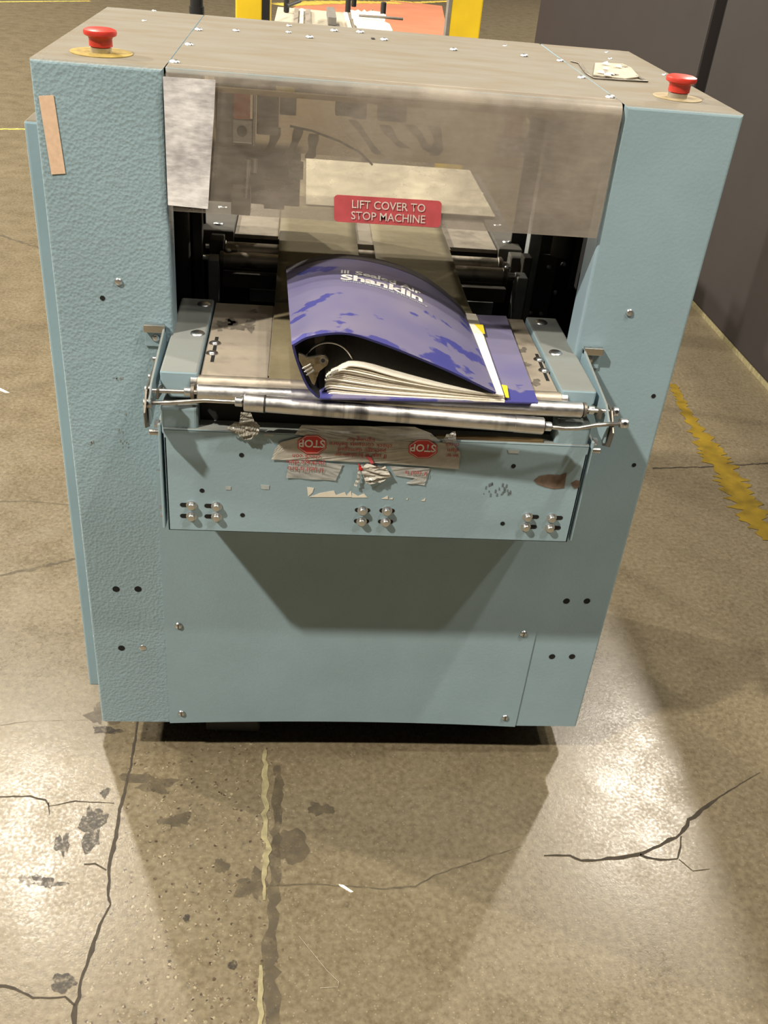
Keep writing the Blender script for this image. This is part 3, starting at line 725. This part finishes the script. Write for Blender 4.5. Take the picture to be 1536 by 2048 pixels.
# brackets that carry the idler rollers
for sx in (-1, 1):
    xb = .3085 * sx
    b = prism('roller_bracket', [(xb, 0, .905), (xb, 0, .868), (xb, -.10, .855), (xb, -.150, .838), (xb, -.176, .838), (xb, -.176, .872), (xb, -.150, .886)], (.003 * sx, 0, 0), 'blue_paint_thin_dust', M, .0006)
    x0, x1 = sorted((xb, xb + .030 * sx))
    box('bracket_tab', x0, x1, -.003, 0, .872, .905, 'blue_paint_thin_dust', b, .0008)
    box('clamp_bar', x0, x1, -.012, -.003, .897, .908, 'steel', b, .001)
    scr_front((xb + .014 * sx, -.003, .886), b)
    xa = xb + .0045 * sx
    prism('link_arm', [(xa, -.035, .882), (xa, -.035, .866), (xa, -.13, .850), (xa, -.160, .826), (xa, -.186, .838), (xa, -.190, .862), (xa, -.165, .884)], (.0025 * sx, 0, 0), 'dark_steel', b, .0006)
    for yy, zz in ((-.05, .874), (-.095, .868)): rod('arm_bolt', (xa - .004 * sx, yy, zz), (xa + .009 * sx, yy, zz), .0042, 'screw_steel', b, 10, .0006)
    prism('inner_link', [(xb - .006 * sx, -.118, .868), (xb - .006 * sx, -.118, .858), (xb - .006 * sx, -.162, .868), (xb - .006 * sx, -.162, .882)], (-.003 * sx, 0, 0), 'dark_steel', b, .0006)

# dark underside between plate and bed
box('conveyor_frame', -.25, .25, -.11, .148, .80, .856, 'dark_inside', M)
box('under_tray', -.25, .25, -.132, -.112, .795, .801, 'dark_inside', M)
box('scrap_edge', .08, .235, YP + .003, YP + .010, .8137, .817, 'strip_brown', M)

# ---------------------------------------------------------------- far (second) conveyor inside
fb1 = box('far_bed_plate', -.243, -.160, .515, 1.08, .872, .880, 'dusty_plate', M, .001)
fb2 = box('far_bed_plate', .172, .268, .515, 1.08, .872, .880, 'dusty_plate', M, .001)
box('far_bed_core', -.158, .170, .48, 1.08, .860, .886, 'dusty_plate', M)
for sx, xa, xb in ((-1, -.309, -.244), (1, .269, .316)):
    e = box('far_end_block', xa, xb, .505, 1.08, .855, .886, 'grey_frame', M, .002)
    for yy in (.55, .66, .9):
        o = link('screw', dome, 'screw_steel', e, ((xa + xb) / 2, yy, .886)); o.scale = (1.5, 1.5, 1)
fr1 = rod('far_roller', (-.257, .452, .8715), (.268, .452, .8715), .0125, 'tan_roller', M, 24, .001)
fr2 = rod('far_roller', (-.257, .398, .8690), (.268, .398, .8690), .0145, 'tan_roller', M, 24, .001)
for fr_, y, z in ((fr1, .452, .8715), (fr2, .398, .869)):
    rod('roller_shaft', (-.292, y, z), (.298, y, z), .007, 'steel', fr_)
    for x in (-.258, .262): rod('collar', (x - .004, y, z), (x + .004, y, z), .0150, 'dark_steel', fr_, 20, .001)
box('cross_bar', -.258, .272, .402, .42, .815, .842, 'grey_frame', M, .001)
box('cross_bar', -.21, .26, .44, .47, .775, .80, 'light_frame', M, .001)
for xa, xb in ((-.281, -.262), (.282, .302)):
    box('upright', xa, xb, .365, .40, .60, .878, 'light_frame', M, .002)
    box('upright_clamp', xa - .002, xb + .004, .43, .47, .86, .893, 'grey_frame', M, .002)
    scr_top(((xa + xb) / 2 + (.024 if xa < 0 else -.024), .40, .885), M, 'screw_steel', 1.0)
box('shaft_block', -.255, -.23, .40, .43, .862, .888, 'dark_steel', M, .002)
box('guide_post', .318, .342, .47, .50, .70, 1.22, 'light_frame', M, .002)
box('guide_post', .296, .312, .40, .43, .70, .905, 'grey_frame', M, .002)
mp_ = box('motor_plate', .338, .384, .485, .497, .735, .885, 'grey_frame', M, .003)
for (x, z) in ((.368, .862), (.348, .765), (.37, .765)): scr_front((x, .485, z), mp_)
rod('air_cylinder', (.372, .44, .90), (.372, .44, 1.16), .018, 'grey_frame', M, 20, .002)
rod('air_cylinder', (-.335, .44, .70), (-.335, .44, 1.16), .016, 'grey_frame', M, 20, .002)
box('guide_post', -.318, -.300, .47, .50, .70, 1.22, 'grey_frame', M, .002)
for (x, z) in ((-.395, .86), (-.37, .81), (-.40, .93), (.405, .86), (.40, .80)): scr_front((x, .515, z), M)

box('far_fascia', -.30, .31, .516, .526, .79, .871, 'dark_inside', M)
rear = box('rear_cover', -.29, .29, .540, .543, 1.03, 1.235, 'frosted_panel', M)
rear['label'] = 'hazy clear plastic panel at the outfeed end'
for xa, xb in ((-.444, -.300), (.300, .444)): box('rear_side_plate', xa, xb, .546, .552, .12, 1.236, 'dark_inside', M)
box('rear_cross_plate', -.298, -.122, .546, .551, .93, 1.045, 'grey_frame', M)
# sealing head seen through the hazy cover
sh = box('sealing_head', -.26, .27, .30, .345, 1.175, 1.225, 'grey_frame', M, .003)
box('head_face', -.255, .262, .292, .300, 1.185, 1.215, 'dusty_plate', sh, .001)
YI = .13
def ibox(name, u0, v0, u1, v1, mat, y=YI, dep=.02, bev=.0015):
    a, b = PY(u0, v0, y), PY(u1, v1, y)
    return box(name, min(a.x, b.x), max(a.x, b.x), y, y + dep, min(a.z, b.z), max(a.z, b.z), mat, M, bev)
ibox('latch_tab', 466, 178, 500, 240, 'orange_plastic', .125, .006, .002)
ibox('latch_bracket', 464, 238, 504, 288, 'steel', .128, .012)
rod('latch_bolt', PY(484, 262, .128), PY(484, 262, .128) + Vector((0, -.005, 0)), .007, 'dark_steel', M, 16, .001)
ibox('back_plate', 430, 165, 470, 290, 'dusty_plate', .16, .01)
ibox('valve_body', 514, 168, 556, 272, 'dusty_plate', .15, .03)
ibox('valve_body', 560, 188, 592, 232, 'dusty_plate', .15, .03)
ibox('caution_label', 552, 172, 590, 187, 'yellow_label', .145, .002, 0)
ibox('caution_label', 925, 192, 970, 214, 'yellow_label', .145, .002, 0)
rod('guide_rod', PY(509, 180, .14), PY(507, 290, .14), .0022, 'steel', M)
rod('guide_rod', PY(496, 320, .2), PY(492, 395, .2), .004, 'steel', M)
rod('guide_rod', PY(510, 318, .2), PY(508, 345, .2), .004, 'steel', M)
ibox('heater_bar', 672, 204, 706, 234, 'black', .20, .03)
ibox('heater_bar', 706, 208, 732, 240, 'black', .205, .03)
ibox('heater_bar', 758, 212, 812, 246, 'black', .205, .03)
ibox('latch_tab', 1014, 218, 1042, 276, 'orange_plastic', .125, .006, .002)
lb = ibox('latch_bracket', 998, 274, 1056, 318, 'light_frame', .13, .012)
for (u, v) in ((1008, 290), (1034, 292), (1004, 306), (1046, 306)): scr_front(PY(u, v, .13), lb)
ibox('cam_block', 462, 378, 500, 432, 'dark_steel', .22, .03)
ibox('cam_block', 528, 370, 568, 420, 'dark_steel', .24, .03)
ibox('cam_block', 575, 330, 606, 360, 'grey_frame', .24, .03)
def hanging(pts, wd, y, parent):
    C_ = spline([PY(u, v, y) for u, v in pts], 10); vs_ = []
    for i, p in enumerate(C_):
        hw = wd * (.5 + .1 * math.sin(i)); 
        vs_ += [p + Vector((-hw, .004 * math.sin(i * .7), 0)), p + Vector((hw, .004 * math.sin(i * .7), 0)), p + Vector((hw, .001 + .004 * math.sin(i * .7), 0)), p + Vector((-hw, .001 + .004 * math.sin(i * .7), 0))]
    fs = []
    for i in range(10):
        for k_ in range(4): fs.append((4 * i + k_, 4 * i + (k_ + 1) % 4, 4 * i + 4 + (k_ + 1) % 4, 4 * i + 4 + k_))
    fs += [(0, 1, 2, 3), (40, 41, 42, 43)]
    return link('hanging_strip', mesh('hanging_strip', vs_, fs, True), 'strip_brown', parent)
for pts, wd in [([(552, 255), (548, 280), (535, 300), (515, 312)], .014), ([(598, 255), (592, 280), (580, 305), (572, 322)], .013), ([(628, 268), (624, 300), (618, 318)], .014), ([(705, 240), (722, 262), (748, 298), (758, 310)], .012),
               ([(770, 250), (782, 272), (800, 288), (812, 298)], .016), ([(820, 250), (838, 272), (852, 292), (866, 306)], .016), ([(868, 252), (876, 280), (870, 312)], .016)]:
    hanging(pts, wd, .22, M)
tube('cable', [PY(580, 252, .17), PY(625, 262, .17), PY(680, 283, .17), PY(720, 305, .17), PY(745, 330, .17)], .0016, 'black', M)

# ================================================================== security tape on the infeed plate
ST = empty('security_tape', (0, YP - .002, .80), 'torn clear security tape with red STOP print stuck along the infeed plate', 'tape')
def crumple(name, pts, mat, parent, y, amp=.003, n=9, seed=0):
    """px polygon on plane y filled as a crumpled thin sheet"""
    rnd = random.Random(seed)
    bm = bmesh.new(); vs_ = [bm.verts.new(PY(u, v, y)) for u, v in pts]; f_ = bm.faces.new(vs_)
    bmesh.ops.triangulate(bm, faces=[f_])
    for _ in range(3): bmesh.ops.subdivide_edges(bm, edges=bm.edges[:], cuts=1, use_grid_fill=True)
    for v in bm.verts:
        x, z = v.co.x, v.co.z
        v.co.y -= amp * (.5 + .5 * math.sin(x * 190 + 3 * math.sin(z * 300 + seed)) * math.sin(z * 260 + seed)) + rnd.uniform(0, amp * .25)
    bmesh.ops.triangulate(bm, faces=bm.faces[:])
    g = bmesh.ops.duplicate(bm, geom=bm.verts[:] + bm.edges[:] + bm.faces[:])['geom']
    bmesh.ops.translate(bm, verts=[q for q in g if isinstance(q, bmesh.types.BMVert)], vec=(0, .0002, 0))
    return link(name, bm_out(name, bm), mat, parent)
YT = YP - .0012
crumple('tape_band', [(543, 919), (549, 900), (560, 884), (580, 879), (600, 874), (640, 874), (760, 880), (860, 884), (905, 886), (921, 905), (917, 938), (800, 928), (640, 920)], 'tape_film', ST, YT - .0008, .0010, 9, 1)
crumple('tape_fold', [(590, 868), (603, 850), (830, 853), (862, 866), (880, 882), (760, 882), (640, 876)], 'tape_film_thin', ST, YT - .001, .0015, 9, 2)
crumple('tape_fold', [(884, 882), (893, 866), (911, 862), (912, 884)], 'tape_film_thin', ST, YT - .001, .004, 9, 3)
crumple('tape_end', [(572, 955), (580, 918), (686, 928), (678, 946), (671, 961)], 'tape_film_thin', ST, YT, .001, 9, 4)
crumple('tape_end', [(722, 926), (770, 930), (783, 952), (760, 962), (733, 966), (724, 945)], 'tape_film', ST, YT - .002, .006, 9, 5)
crumple('tape_end', [(716, 928), (724, 930), (718, 965), (709, 974), (708, 968), (714, 955)], 'tape_film', ST, YT - .002, .003, 9, 6)
crumple('tape_end', [(780, 932), (860, 936), (849, 970), (812, 966), (830, 956), (790, 950)], 'tape_film_thin', ST, YT, .001, 9, 7)
YTX = YT - .0024
def octagon(cu, cv, ru, rv, parent, name='stop_sign'):
    poly = [PY(cu + ru * math.cos(math.radians(22.5 + 45 * k)) / .924, cv + rv * math.sin(math.radians(22.5 + 45 * k)) / .924, YTX) for k in range(8)]
    prism(name, poly, (0, -.0002, 0), 'stop_red', parent)
    p2 = [PY(cu + ru * .93 * math.cos(math.radians(22.5 + 45 * k)) / .924, cv + rv * .93 * math.sin(math.radians(22.5 + 45 * k)) / .924, YTX - .0003) for k in range(8)]
    p3 = [PY(cu + ru * .88 * math.cos(math.radians(22.5 + 45 * k)) / .924, cv + rv * .88 * math.sin(math.radians(22.5 + 45 * k)) / .924, YTX - .0003) for k in range(8)]
    link('stop_border', mesh('stop_border', p2 + p3, [(k, (k + 1) % 8, 8 + (k + 1) % 8, 8 + k) for k in range(8)]), 'letter_pale', parent)
octagon(624, 889, 28.5, 18.5, ST); octagon(846, 898, 28.5, 18.5, ST)
def tape_text(body, u, v, du, size, mat='letter_red', off=0.0, y=YTX, stretch=1.0, align='CENTER', sy=1.0):
    a = PY(u, v, y); b = PY(u + du[0], v + du[1], y)
    ex_ = -(b - a).normalized(); ey_ = Vector((0, 1, 0)).cross(ex_) * -1
    place_text('printed_lettering', body, a, ex_, ey_ * sy, size, mat, ST, off, align, (0, -.0004, 0), stretch)
dirv = (100, 4)
tape_text('STOP', 624, 880, dirv, .0165, 'letter_white', .0004, YTX - .0002, .92)
tape_text('STOP', 847, 889, dirv, .0165, 'letter_white', .0004, YTX - .0002, .92)
tape_text('signing for', 722, 876, dirv, .0098)
tape_text('check contents before', 722, 886, dirv, .0098)
tape_text('package damaged', 724, 897, dirv, .0098)
tape_text('If seal is broken or', 722, 907, dirv, .0098)
tape_text('check', 905, 886, dirv, .0098, stretch=.9)
tape_text('dam', 906, 897, dirv, .0098); tape_text('en or', 905, 908, dirv, .0098, stretch=.8)
tape_text('If seal is bro', 611, 934, dirv, .0105); tape_text('package dam', 611, 921, dirv, .0105); tape_text('check con', 613, 909, dirv, .0098)
tape_text('If seal is', 833, 942, dirv, .0105)
crumple('red_print', [(716, 926), (724, 932), (726, 944), (718, 940)], 'stop_red', ST, YTX - .001, .002, 9, 8)
crumple('red_print', [(738, 934), (752, 930), (755, 938), (744, 942)], 'stop_red', ST, YTX - .001, .002, 9, 9)
crumple('red_print', [(728, 912), (742, 914), (748, 926), (742, 928), (736, 918)], 'sticker_red', ST, YTX - .001, .001, 9, 10)

# crumpled film wad hanging over the plate edge
WD = empty('plastic_film_scrap', (-.19, YP, .80), 'crumpled clear plastic film scrap hanging over the infeed plate edge', 'plastic scrap')
crumple('film', [(452, 855), (470, 842), (484, 842), (505, 838), (520, 848), (518, 864), (502, 876), (488, 878), (476, 866), (460, 860)], 'wad_film', WD, YP - .006, .005, 9, 11)
crumple('film_tail', [(478, 850), (482, 822), (502, 824), (512, 848)], 'wad_film', WD, YP - .004, .004, 9, 12)

# ================================================================== binder
ZF = .8885
BN = empty('ring_binder', (.05, -.02, ZF), 'dusty blue vinyl ring binder bulging open on the conveyor belt', 'binder')
YN, YFAR = -.175, .130
bc = prism('back_cover', [(-.088, YN - .006, ZF), (.209, YN + .010, ZF), (.2185, .142, ZF), (-.098, YFAR, ZF)], (0, 0, .0035), 'binder_blue', BN, .0008)
near = spline([(-.127, YN, .961), (-.104, YN, .975), (-.06, YN, .982), (-.015, YN, .9715), (.046, YN, .950), (.094, YN, .931), (.1465, YN, .908)], 40)
far = spline([(-.140, YFAR, .9555), (-.089, YFAR, .976), (-.043, YFAR, .981), (.020, YFAR, .973), (.077, YFAR, .953), (.128, YFAR, .919), (.149, YFAR, .897)], 40)
def cov(s, t):
    k = min(int(s * 40), 39); fsx = s * 40 - k
    a = near[k].lerp(near[k + 1], fsx); b = far[k].lerp(far[k + 1], fsx); return a.lerp(b, t)
def shell(name, A, B, th, mats, parent, nt_=12, normal_sign=1):
    m = len(A); vs_ = []; 
    def pt(i, j): return A[i].lerp(B[i], j / nt_)
    def nrm(i, j):
        du = pt(min(i + 1, m - 1), j) - pt(max(i - 1, 0), j); dv = pt(i, min(j + 1, nt_)) - pt(i, max(j - 1, 0))
        return du.cross(dv).normalized() * normal_sign
    for s in (0, 1):
        for i in range(m):
            for j in range(nt_ + 1): vs_.append(pt(i, j) - nrm(i, j) * th * s)
    k = nt_ + 1; fs = []; mi = []
    for i in range(m - 1):
        for j in range(nt_):
            a = i * k + j; fs.append((a, a + k, a + k + 1, a + 1)); mi.append(0)
            a += m * k; fs.append((a, a + 1, a + k + 1, a + k)); mi.append(1)
        for j in (0, nt_):
            a = i * k + j; fs.append((a, a + k, a + k + m * k, a + m * k)); mi.append(2)
    for i in (0, m - 1):
        for j in range(nt_):
            a = i * k + j; fs.append((a, a + 1, a + 1 + m * k, a + m * k)); mi.append(2)
    me = mesh(name, vs_, fs, True)
    for x in mats: me.materials.append(MATS[x])
    for p, q_ in zip(me.polygons, mi): p.material_index = q_
    try: me.set_sharp_from_angle(angle=math.radians(45))
    except Exception: pass
    return link(name, me, None, parent)
fc = shell('front_cover', near, far, .003, ('binder_blue', 'binder_lining', 'binder_edge'), BN)
snear = spline([(-.0875, YN - .004, ZF), (-.095, YN - .004, .893), (-.108, YN - .002, .908), (-.121, YN, .940), (-.127, YN, .961)], 14)
sfar = spline([(-.098, YFAR, ZF), (-.112, YFAR, .893), (-.125, YFAR, .908), (-.136, YFAR, .935), (-.140, YFAR, .9555)], 14)
shell('spine', snear, sfar, .003, ('binder_blue', 'binder_lining', 'binder_edge'), BN)
# dark band at the cover's far end: painted shadow plus a grey edge strip
def on_cover(s, t, lift=.0006):
    p = cov(s, t); e = .01
    n_ = (cov(min(s + e, 1), t) - cov(max(s - e, 0), t)).cross(cov(s, min(t + e, 1)) - cov(s, max(t - e, 0))).normalized()
    if n_.z < 0: n_ = -n_
    return p + n_ * lift
vs_ = []; fs = []
for i in range(41):
    for t in (.935, .955, .975, 1.0): vs_.append(on_cover(i / 40, t, .0005))
for i in range(40):
    for j in range(3): a = 4 * i + j; fs.append((a, a + 4, a + 5, a + 1))
link('cover_shade_band', mesh('cover_shade_band', vs_, fs, True), 'binder_shade_grey', fc)
# arc length table so the print keeps its proportions
ARC = [0.0]
mid = [cov(i / 80, .8) for i in range(81)]
for i in range(80): ARC.append(ARC[-1] + (mid[i + 1] - mid[i]).length)
def s_of(L):
    for i in range(80):
        if ARC[i + 1] >= L: return (i + (L - ARC[i]) / (ARC[i + 1] - ARC[i])) / 80
    return 1.0
def cover_text(name, body, L0, t0, size, mat, off=0.0, stretch=1.0, rise=0.0):
    me = text_mesh(body, size, off, 'LEFT', 3)
    bm = bmesh.new(); bm.from_mesh(me); bmesh.ops.triangulate(bm, faces=bm.faces[:])
    bmesh.ops.subdivide_edges(bm, edges=[e for e in bm.edges if e.calc_length() > .006], cuts=1); bm.to_mesh(me); bm.free()
    for v in me.vertices:
        L = L0 + v.co.x * stretch
        v.co = on_cover(s_of(L), t0 + v.co.y / (YFAR - YN) + rise * v.co.x, .0009)
    return link(name, me, mat, fc)
L_a = .084
for k_ in range(3):
    x0 = L_a + .0045 * k_; c4 = []
    for (dx, dt) in ((0, 0), (.0028, 0), (.0028, .046), (0, .046)): c4.append(on_cover(s_of(x0 + dx), .712 + dt, .0009))
    link('logo_bar', mesh('logo_bar', c4, [(0, 1, 2, 3)]), 'letter_white', fc)
cover_text('cover_lettering', 'Sealed Air', L_a + .021, .712, .0205, 'letter_white', .0006, 1.22)
cover_text('cover_lettering', 'Shanklin', L_a, .628, .0300, 'letter_white', .0011, 1.30)
cover_text('cover_lettering', 'Shrink Packaging Machinery', L_a + .002, .600, .0088, 'scuff_light', 0.0, 1.38)
# rings
def ring(cx, yy, rr, a0, a1):
    pts = [(cx + rr * math.cos(math.radians(a)), yy, .922 + rr * 1.05 * math.sin(math.radians(a))) for a in range(a0, a1 + 1, 10)]
    tube('binder_ring', pts, .0016, 'steel', BN)
ring(-.078, -.150, .033, -25, 175); ring(-.078, -.03, .033, -20, 170)
# pages
NP = 18
for i in range(NP):
    t = i / (NP - 1); jit = random.uniform(-.003, .003)
    zb0 = .8925
    lx = -.078 + .020 * t - .012 * math.sin(math.pi * t); lz = zb0 + .0395 * t
    pr = [(lx + jit * .4, lz - .001), (lx + .008, lz + .0025 - .001 * (1 - t)), (lx + .03, lz + .0005 - .004 * t * (1 - t)), (-.0 + .01 * t, zb0 + .0300 * t - .002 * math.sin(math.pi * t)), (.07, zb0 + .0185 * t), (.12, zb0 + .0125 * t), (.160 - .004 * t + jit, zb0 + .0100 * t)]
    C_ = spline([(x, 0, z) for x, z in pr], 16)
    prof_t = .0011 + (.0005 if i in (0, NP - 1) else 0)
    yn = YN + .005 + random.uniform(0, .005); yf = YFAR - .004 - random.uniform(0, .004)
    vs_ = []
    for s in (0, 1):
        for p in C_:
            for yy in (yn, yf): vs_.append((p.x + (.006 if yy == yf else 0), yy, p.z - s * prof_t - (.004 * t if yy == yf else 0)))
    m_ = len(C_); fs = []
    for j in range(m_ - 1):
        a = 2 * j; fs += [(a, a + 2, a + 3, a + 1), (a + 2 * m_, a + 1 + 2 * m_, a + 3 + 2 * m_, a + 2 + 2 * m_), (a, a + 2 * m_, a + 2 + 2 * m_, a + 2), (a + 1, a + 3, a + 3 + 2 * m_, a + 1 + 2 * m_)]
    fs += [(0, 1, 1 + 2 * m_, 2 * m_), (2 * m_ - 2, 4 * m_ - 2, 4 * m_ - 1, 2 * m_ - 1)]
    link('page', mesh('page', vs_, fs), 'paper', BN)
for (u0, v0, u1, v1, z) in [(948, 648, 970, 668, .899), (955, 670, 972, 690, .899), (1003, 770, 1018, 796, .896)]:
    prism('index_tab', [PZ(u0, v0, z), PZ(u1 - 4, v0 + 2, z), PZ(u1, v1, z), PZ(u0 + 8, v1 - 1, z)], (0, 0, .0006), 'tab_yellow', BN)

# bulldog clip on the page corner
CP = empty('bulldog_clip', (-.098, -.178, .907), 'old steel bulldog clip gripping the binder page corner', 'clip')
yc = -.1795
prism('clip_body', [PY(u, v, yc) for u, v in [(597, 708), (606, 711), (616, 716), (630, 714), (640, 711), (650, 712), (657, 720), (655, 730), (646, 737), (638, 744), (634, 756), (629, 771), (624, 767), (617, 752), (606, 735), (598, 720)]], (0, .006, 0), 'clip_metal', CP, .0008)
rod('clip_eye', PY(646, 721, yc), PY(646, 721, yc) + Vector((0, -.0015, 0)), .0042, 'dark_steel', CP, 16)
rod('clip_eye_hole', PY(646, 721, yc - .0016), PY(646, 721, yc - .0016) + Vector((0, -.0004, 0)), .0026, 'hole_dark', CP, 14)
for k_ in range(3):
    a, b = PY(605 + 4 * k_, 737 + 6.5 * k_, yc), PY(622 + 3 * k_, 728 + 6 * k_, yc)
    rod('clip_rib', a + Vector((0, -.0003, 0)), b + Vector((0, -.0003, 0)), .0010, 'screw_steel', CP, 8)

# ================================================================== surroundings
pb = box('partition_panel', 1.65, 2.05, 3.27, 6.72, 0.02, 1.92, 'partition_brown', None, .01)
tag(pb, 'dark brown partition panel beyond the black gap, near the yellow post', 'partition')
pa = box('partition_panel', 1.65, 2.05, -.60, 3.13, 0.02, 1.92, 'partition_brown', None, .01)  # unseen near end drawn out toward the camera to shade the right floor
tag(pa, 'dark brown partition panel beside the machine, in front of the black gap', 'partition')
box('kick_strip', 1.652, 2.04, -.60, 3.13, 0, .02, 'joint_cream', pa); box('kick_strip', 1.652, 2.04, 3.27, 6.72, 0, .02, 'joint_cream', pb)
gp = box('gap_filler', 1.70, 1.98, 3.14, 3.26, 0, 1.81, 'black', None, .005); tag(gp, 'black filler standing in for the dark gap between the brown panels', 'post')  # black block added to fill what is an open dark gap

def guard(x0, x1, y, lab, black):
    e = empty('guard_post', ((x0 + x1) / 2, y, 0), lab, 'post')
    boxes('post_body', [(x0, x1, y, y + .10, .012, 1.20)], 'yellow_paint', e, .006)
    box('base_plate', x0 - .05, x1 + .05, y - .05, y + .15, 0, .012, 'yellow_paint', e, .002)
    box('post_cap', x0 - .002, x1 + .002, y - .002, y + .102, 1.20, 1.206, 'yellow_paint', e, .001)
    if black:
        box('black_strip', x0 + .092, x0 + .120, y - .006, y - .001, .5, 1.19, 'black', e, .001)
    else:
        box('edge_strip', x0 - .008, x0 + .006, y - .004, y + .06, .012, 1.2, 'slat_dark', e, .001)
guard(.462, .595, 3.0, 'yellow steel guard post standing beside the orange painted floor', False)
guard(-.366, -.243, 2.5, 'yellow steel guard post with a black strip down its face', True)
bp = rod('black_post', (-.452, 2.0, 0), (-.452, 2.0, 1.3), .020, 'black', None, 18, .003)
rod('post_collar', (-.452, 2.0, 1.08), (-.452, 2.0, 1.10), .023, 'black', bp, 18)
tag(bp, 'slim black post rising behind the blue machine beside its red button', 'post')
box('post_base', -.52, -.38, 1.93, 2.07, 0, .012, 'black', bp, .002)

TB = empty('work_table', (0, 3.6, 0), 'pale table with grey slats and loose film behind the machine', 'table')
box('table_top', -.262, .262, 2.75, 4.30, .85, .88, 'table_cream', TB, .004)
for (x, y) in ((-.24, 2.8), (.24, 2.8), (-.24, 4.25), (.24, 4.25)): box('table_leg', x - .02, x + .02, y - .02, y + .02, 0, .85, 'slat_dark', TB, .002)
zt = .885
def slat(u, wd, mat, y0=2.76, y1=4.2, h=.012, du=0):
    x = PZ(u, 60, zt).x
    box('slat', x - wd / 2, x + wd / 2, y0, y1, .8805, .8805 + h, mat, TB, .001)
slat(590, .022, 'slat_grey'); slat(602, .018, 'white_film'); slat(616, .026, 'slat_grey')
slat(700, .02, 'white_film'); slat(712, .03, 'slat_grey'); slat(733, .016, 'slat_dark')
x = PZ(668, 60, zt).x
box('block', x - .028, x + .026, 3.0, 3.6, .881, .905, 'slat_dark', TB, .002); box('block', x - .03, x + .008, 3.5, 3.9, .906, .94, 'slat_dark', TB, .002)
for (u, v) in ((573, 12), (696, 14), (708, 2), (766, 26)):
    p = PZ(u, v, .91); rod('clamp_knob', p + Vector((0, 0, -.028)), p + Vector((0, 0, .05)), .014, 'black', TB, 12, .003)
tube('thin_rod', [PZ(718, 31, .92), PZ(760, 34, .92), PZ(806, 38, .92)], .006, 'slat_dark', TB)
rod('tie_bar', PZ(573, 12, .95), PZ(600, 2, .95), .008, 'black', TB)
vs_ = []; fs = []
A_ = spline([PZ(730, 30, .885), PZ(760, 33, .885), PZ(778, 60, .885), PZ(782, 85, .885), PZ(790, 112, .885)], 12); B_ = spline([PZ(700, 30, .885), PZ(705, 50, .885), PZ(715, 70, .885), PZ(725, 90, .885), PZ(732, 112, .885)], 12)
for i in range(13):
    for j in range(7): p = A_[i].lerp(B_[i], j / 6); vs_.append(p + Vector((.012 * math.sin(i * 2.1 + j) * (1 - j / 6), 0, .012 + .014 * abs(math.sin(i * 1.3 + j * 1.7)))))
for i in range(12):
    for j in range(6): a = 7 * i + j; fs.append((a, a + 1, a + 8, a + 7))
fmo = link('film_sheet', mesh('film_sheet', vs_, fs, True), 'white_film', TB)

# small litter on the floor
for (u, v, a, rt) in [(692, 1774, 15, .5), (3, 778, 22, 0)]:
    p = PZ(u, v, .002); s = a * .00085 * (1 if v > 1000 else 1.6)
    o = prism('paper_scrap', [p + Vector((-s, s * .5, 0)), p + Vector((-s * .3, s * .35, 0)), p + Vector((s, -s * .7, 0)), p + Vector((s * .6, -s * .75, 0)), p + Vector((-s * .8, s * .2, 0))], (0, 0, .0012), 'paper')
    o.location.z = -.0019
    tag(o, 'small white paper scrap lying on the floor by the centre crack' if v > 1000 else 'white paper scrap on the floor left of the blue machine', 'paper scrap')
th_ = tube('thread', [PZ(598, 1872, .0012), PZ(625, 1905, .0012), PZ(655, 1942, .0012), PZ(678, 1964, .0012), PZ(676, 1974, .0012), (PZ(640, 1976, .0012))], .00045, 'ribbon_label')
tag(th_, 'thin white thread lying on the concrete in the machine shadow', 'thread')
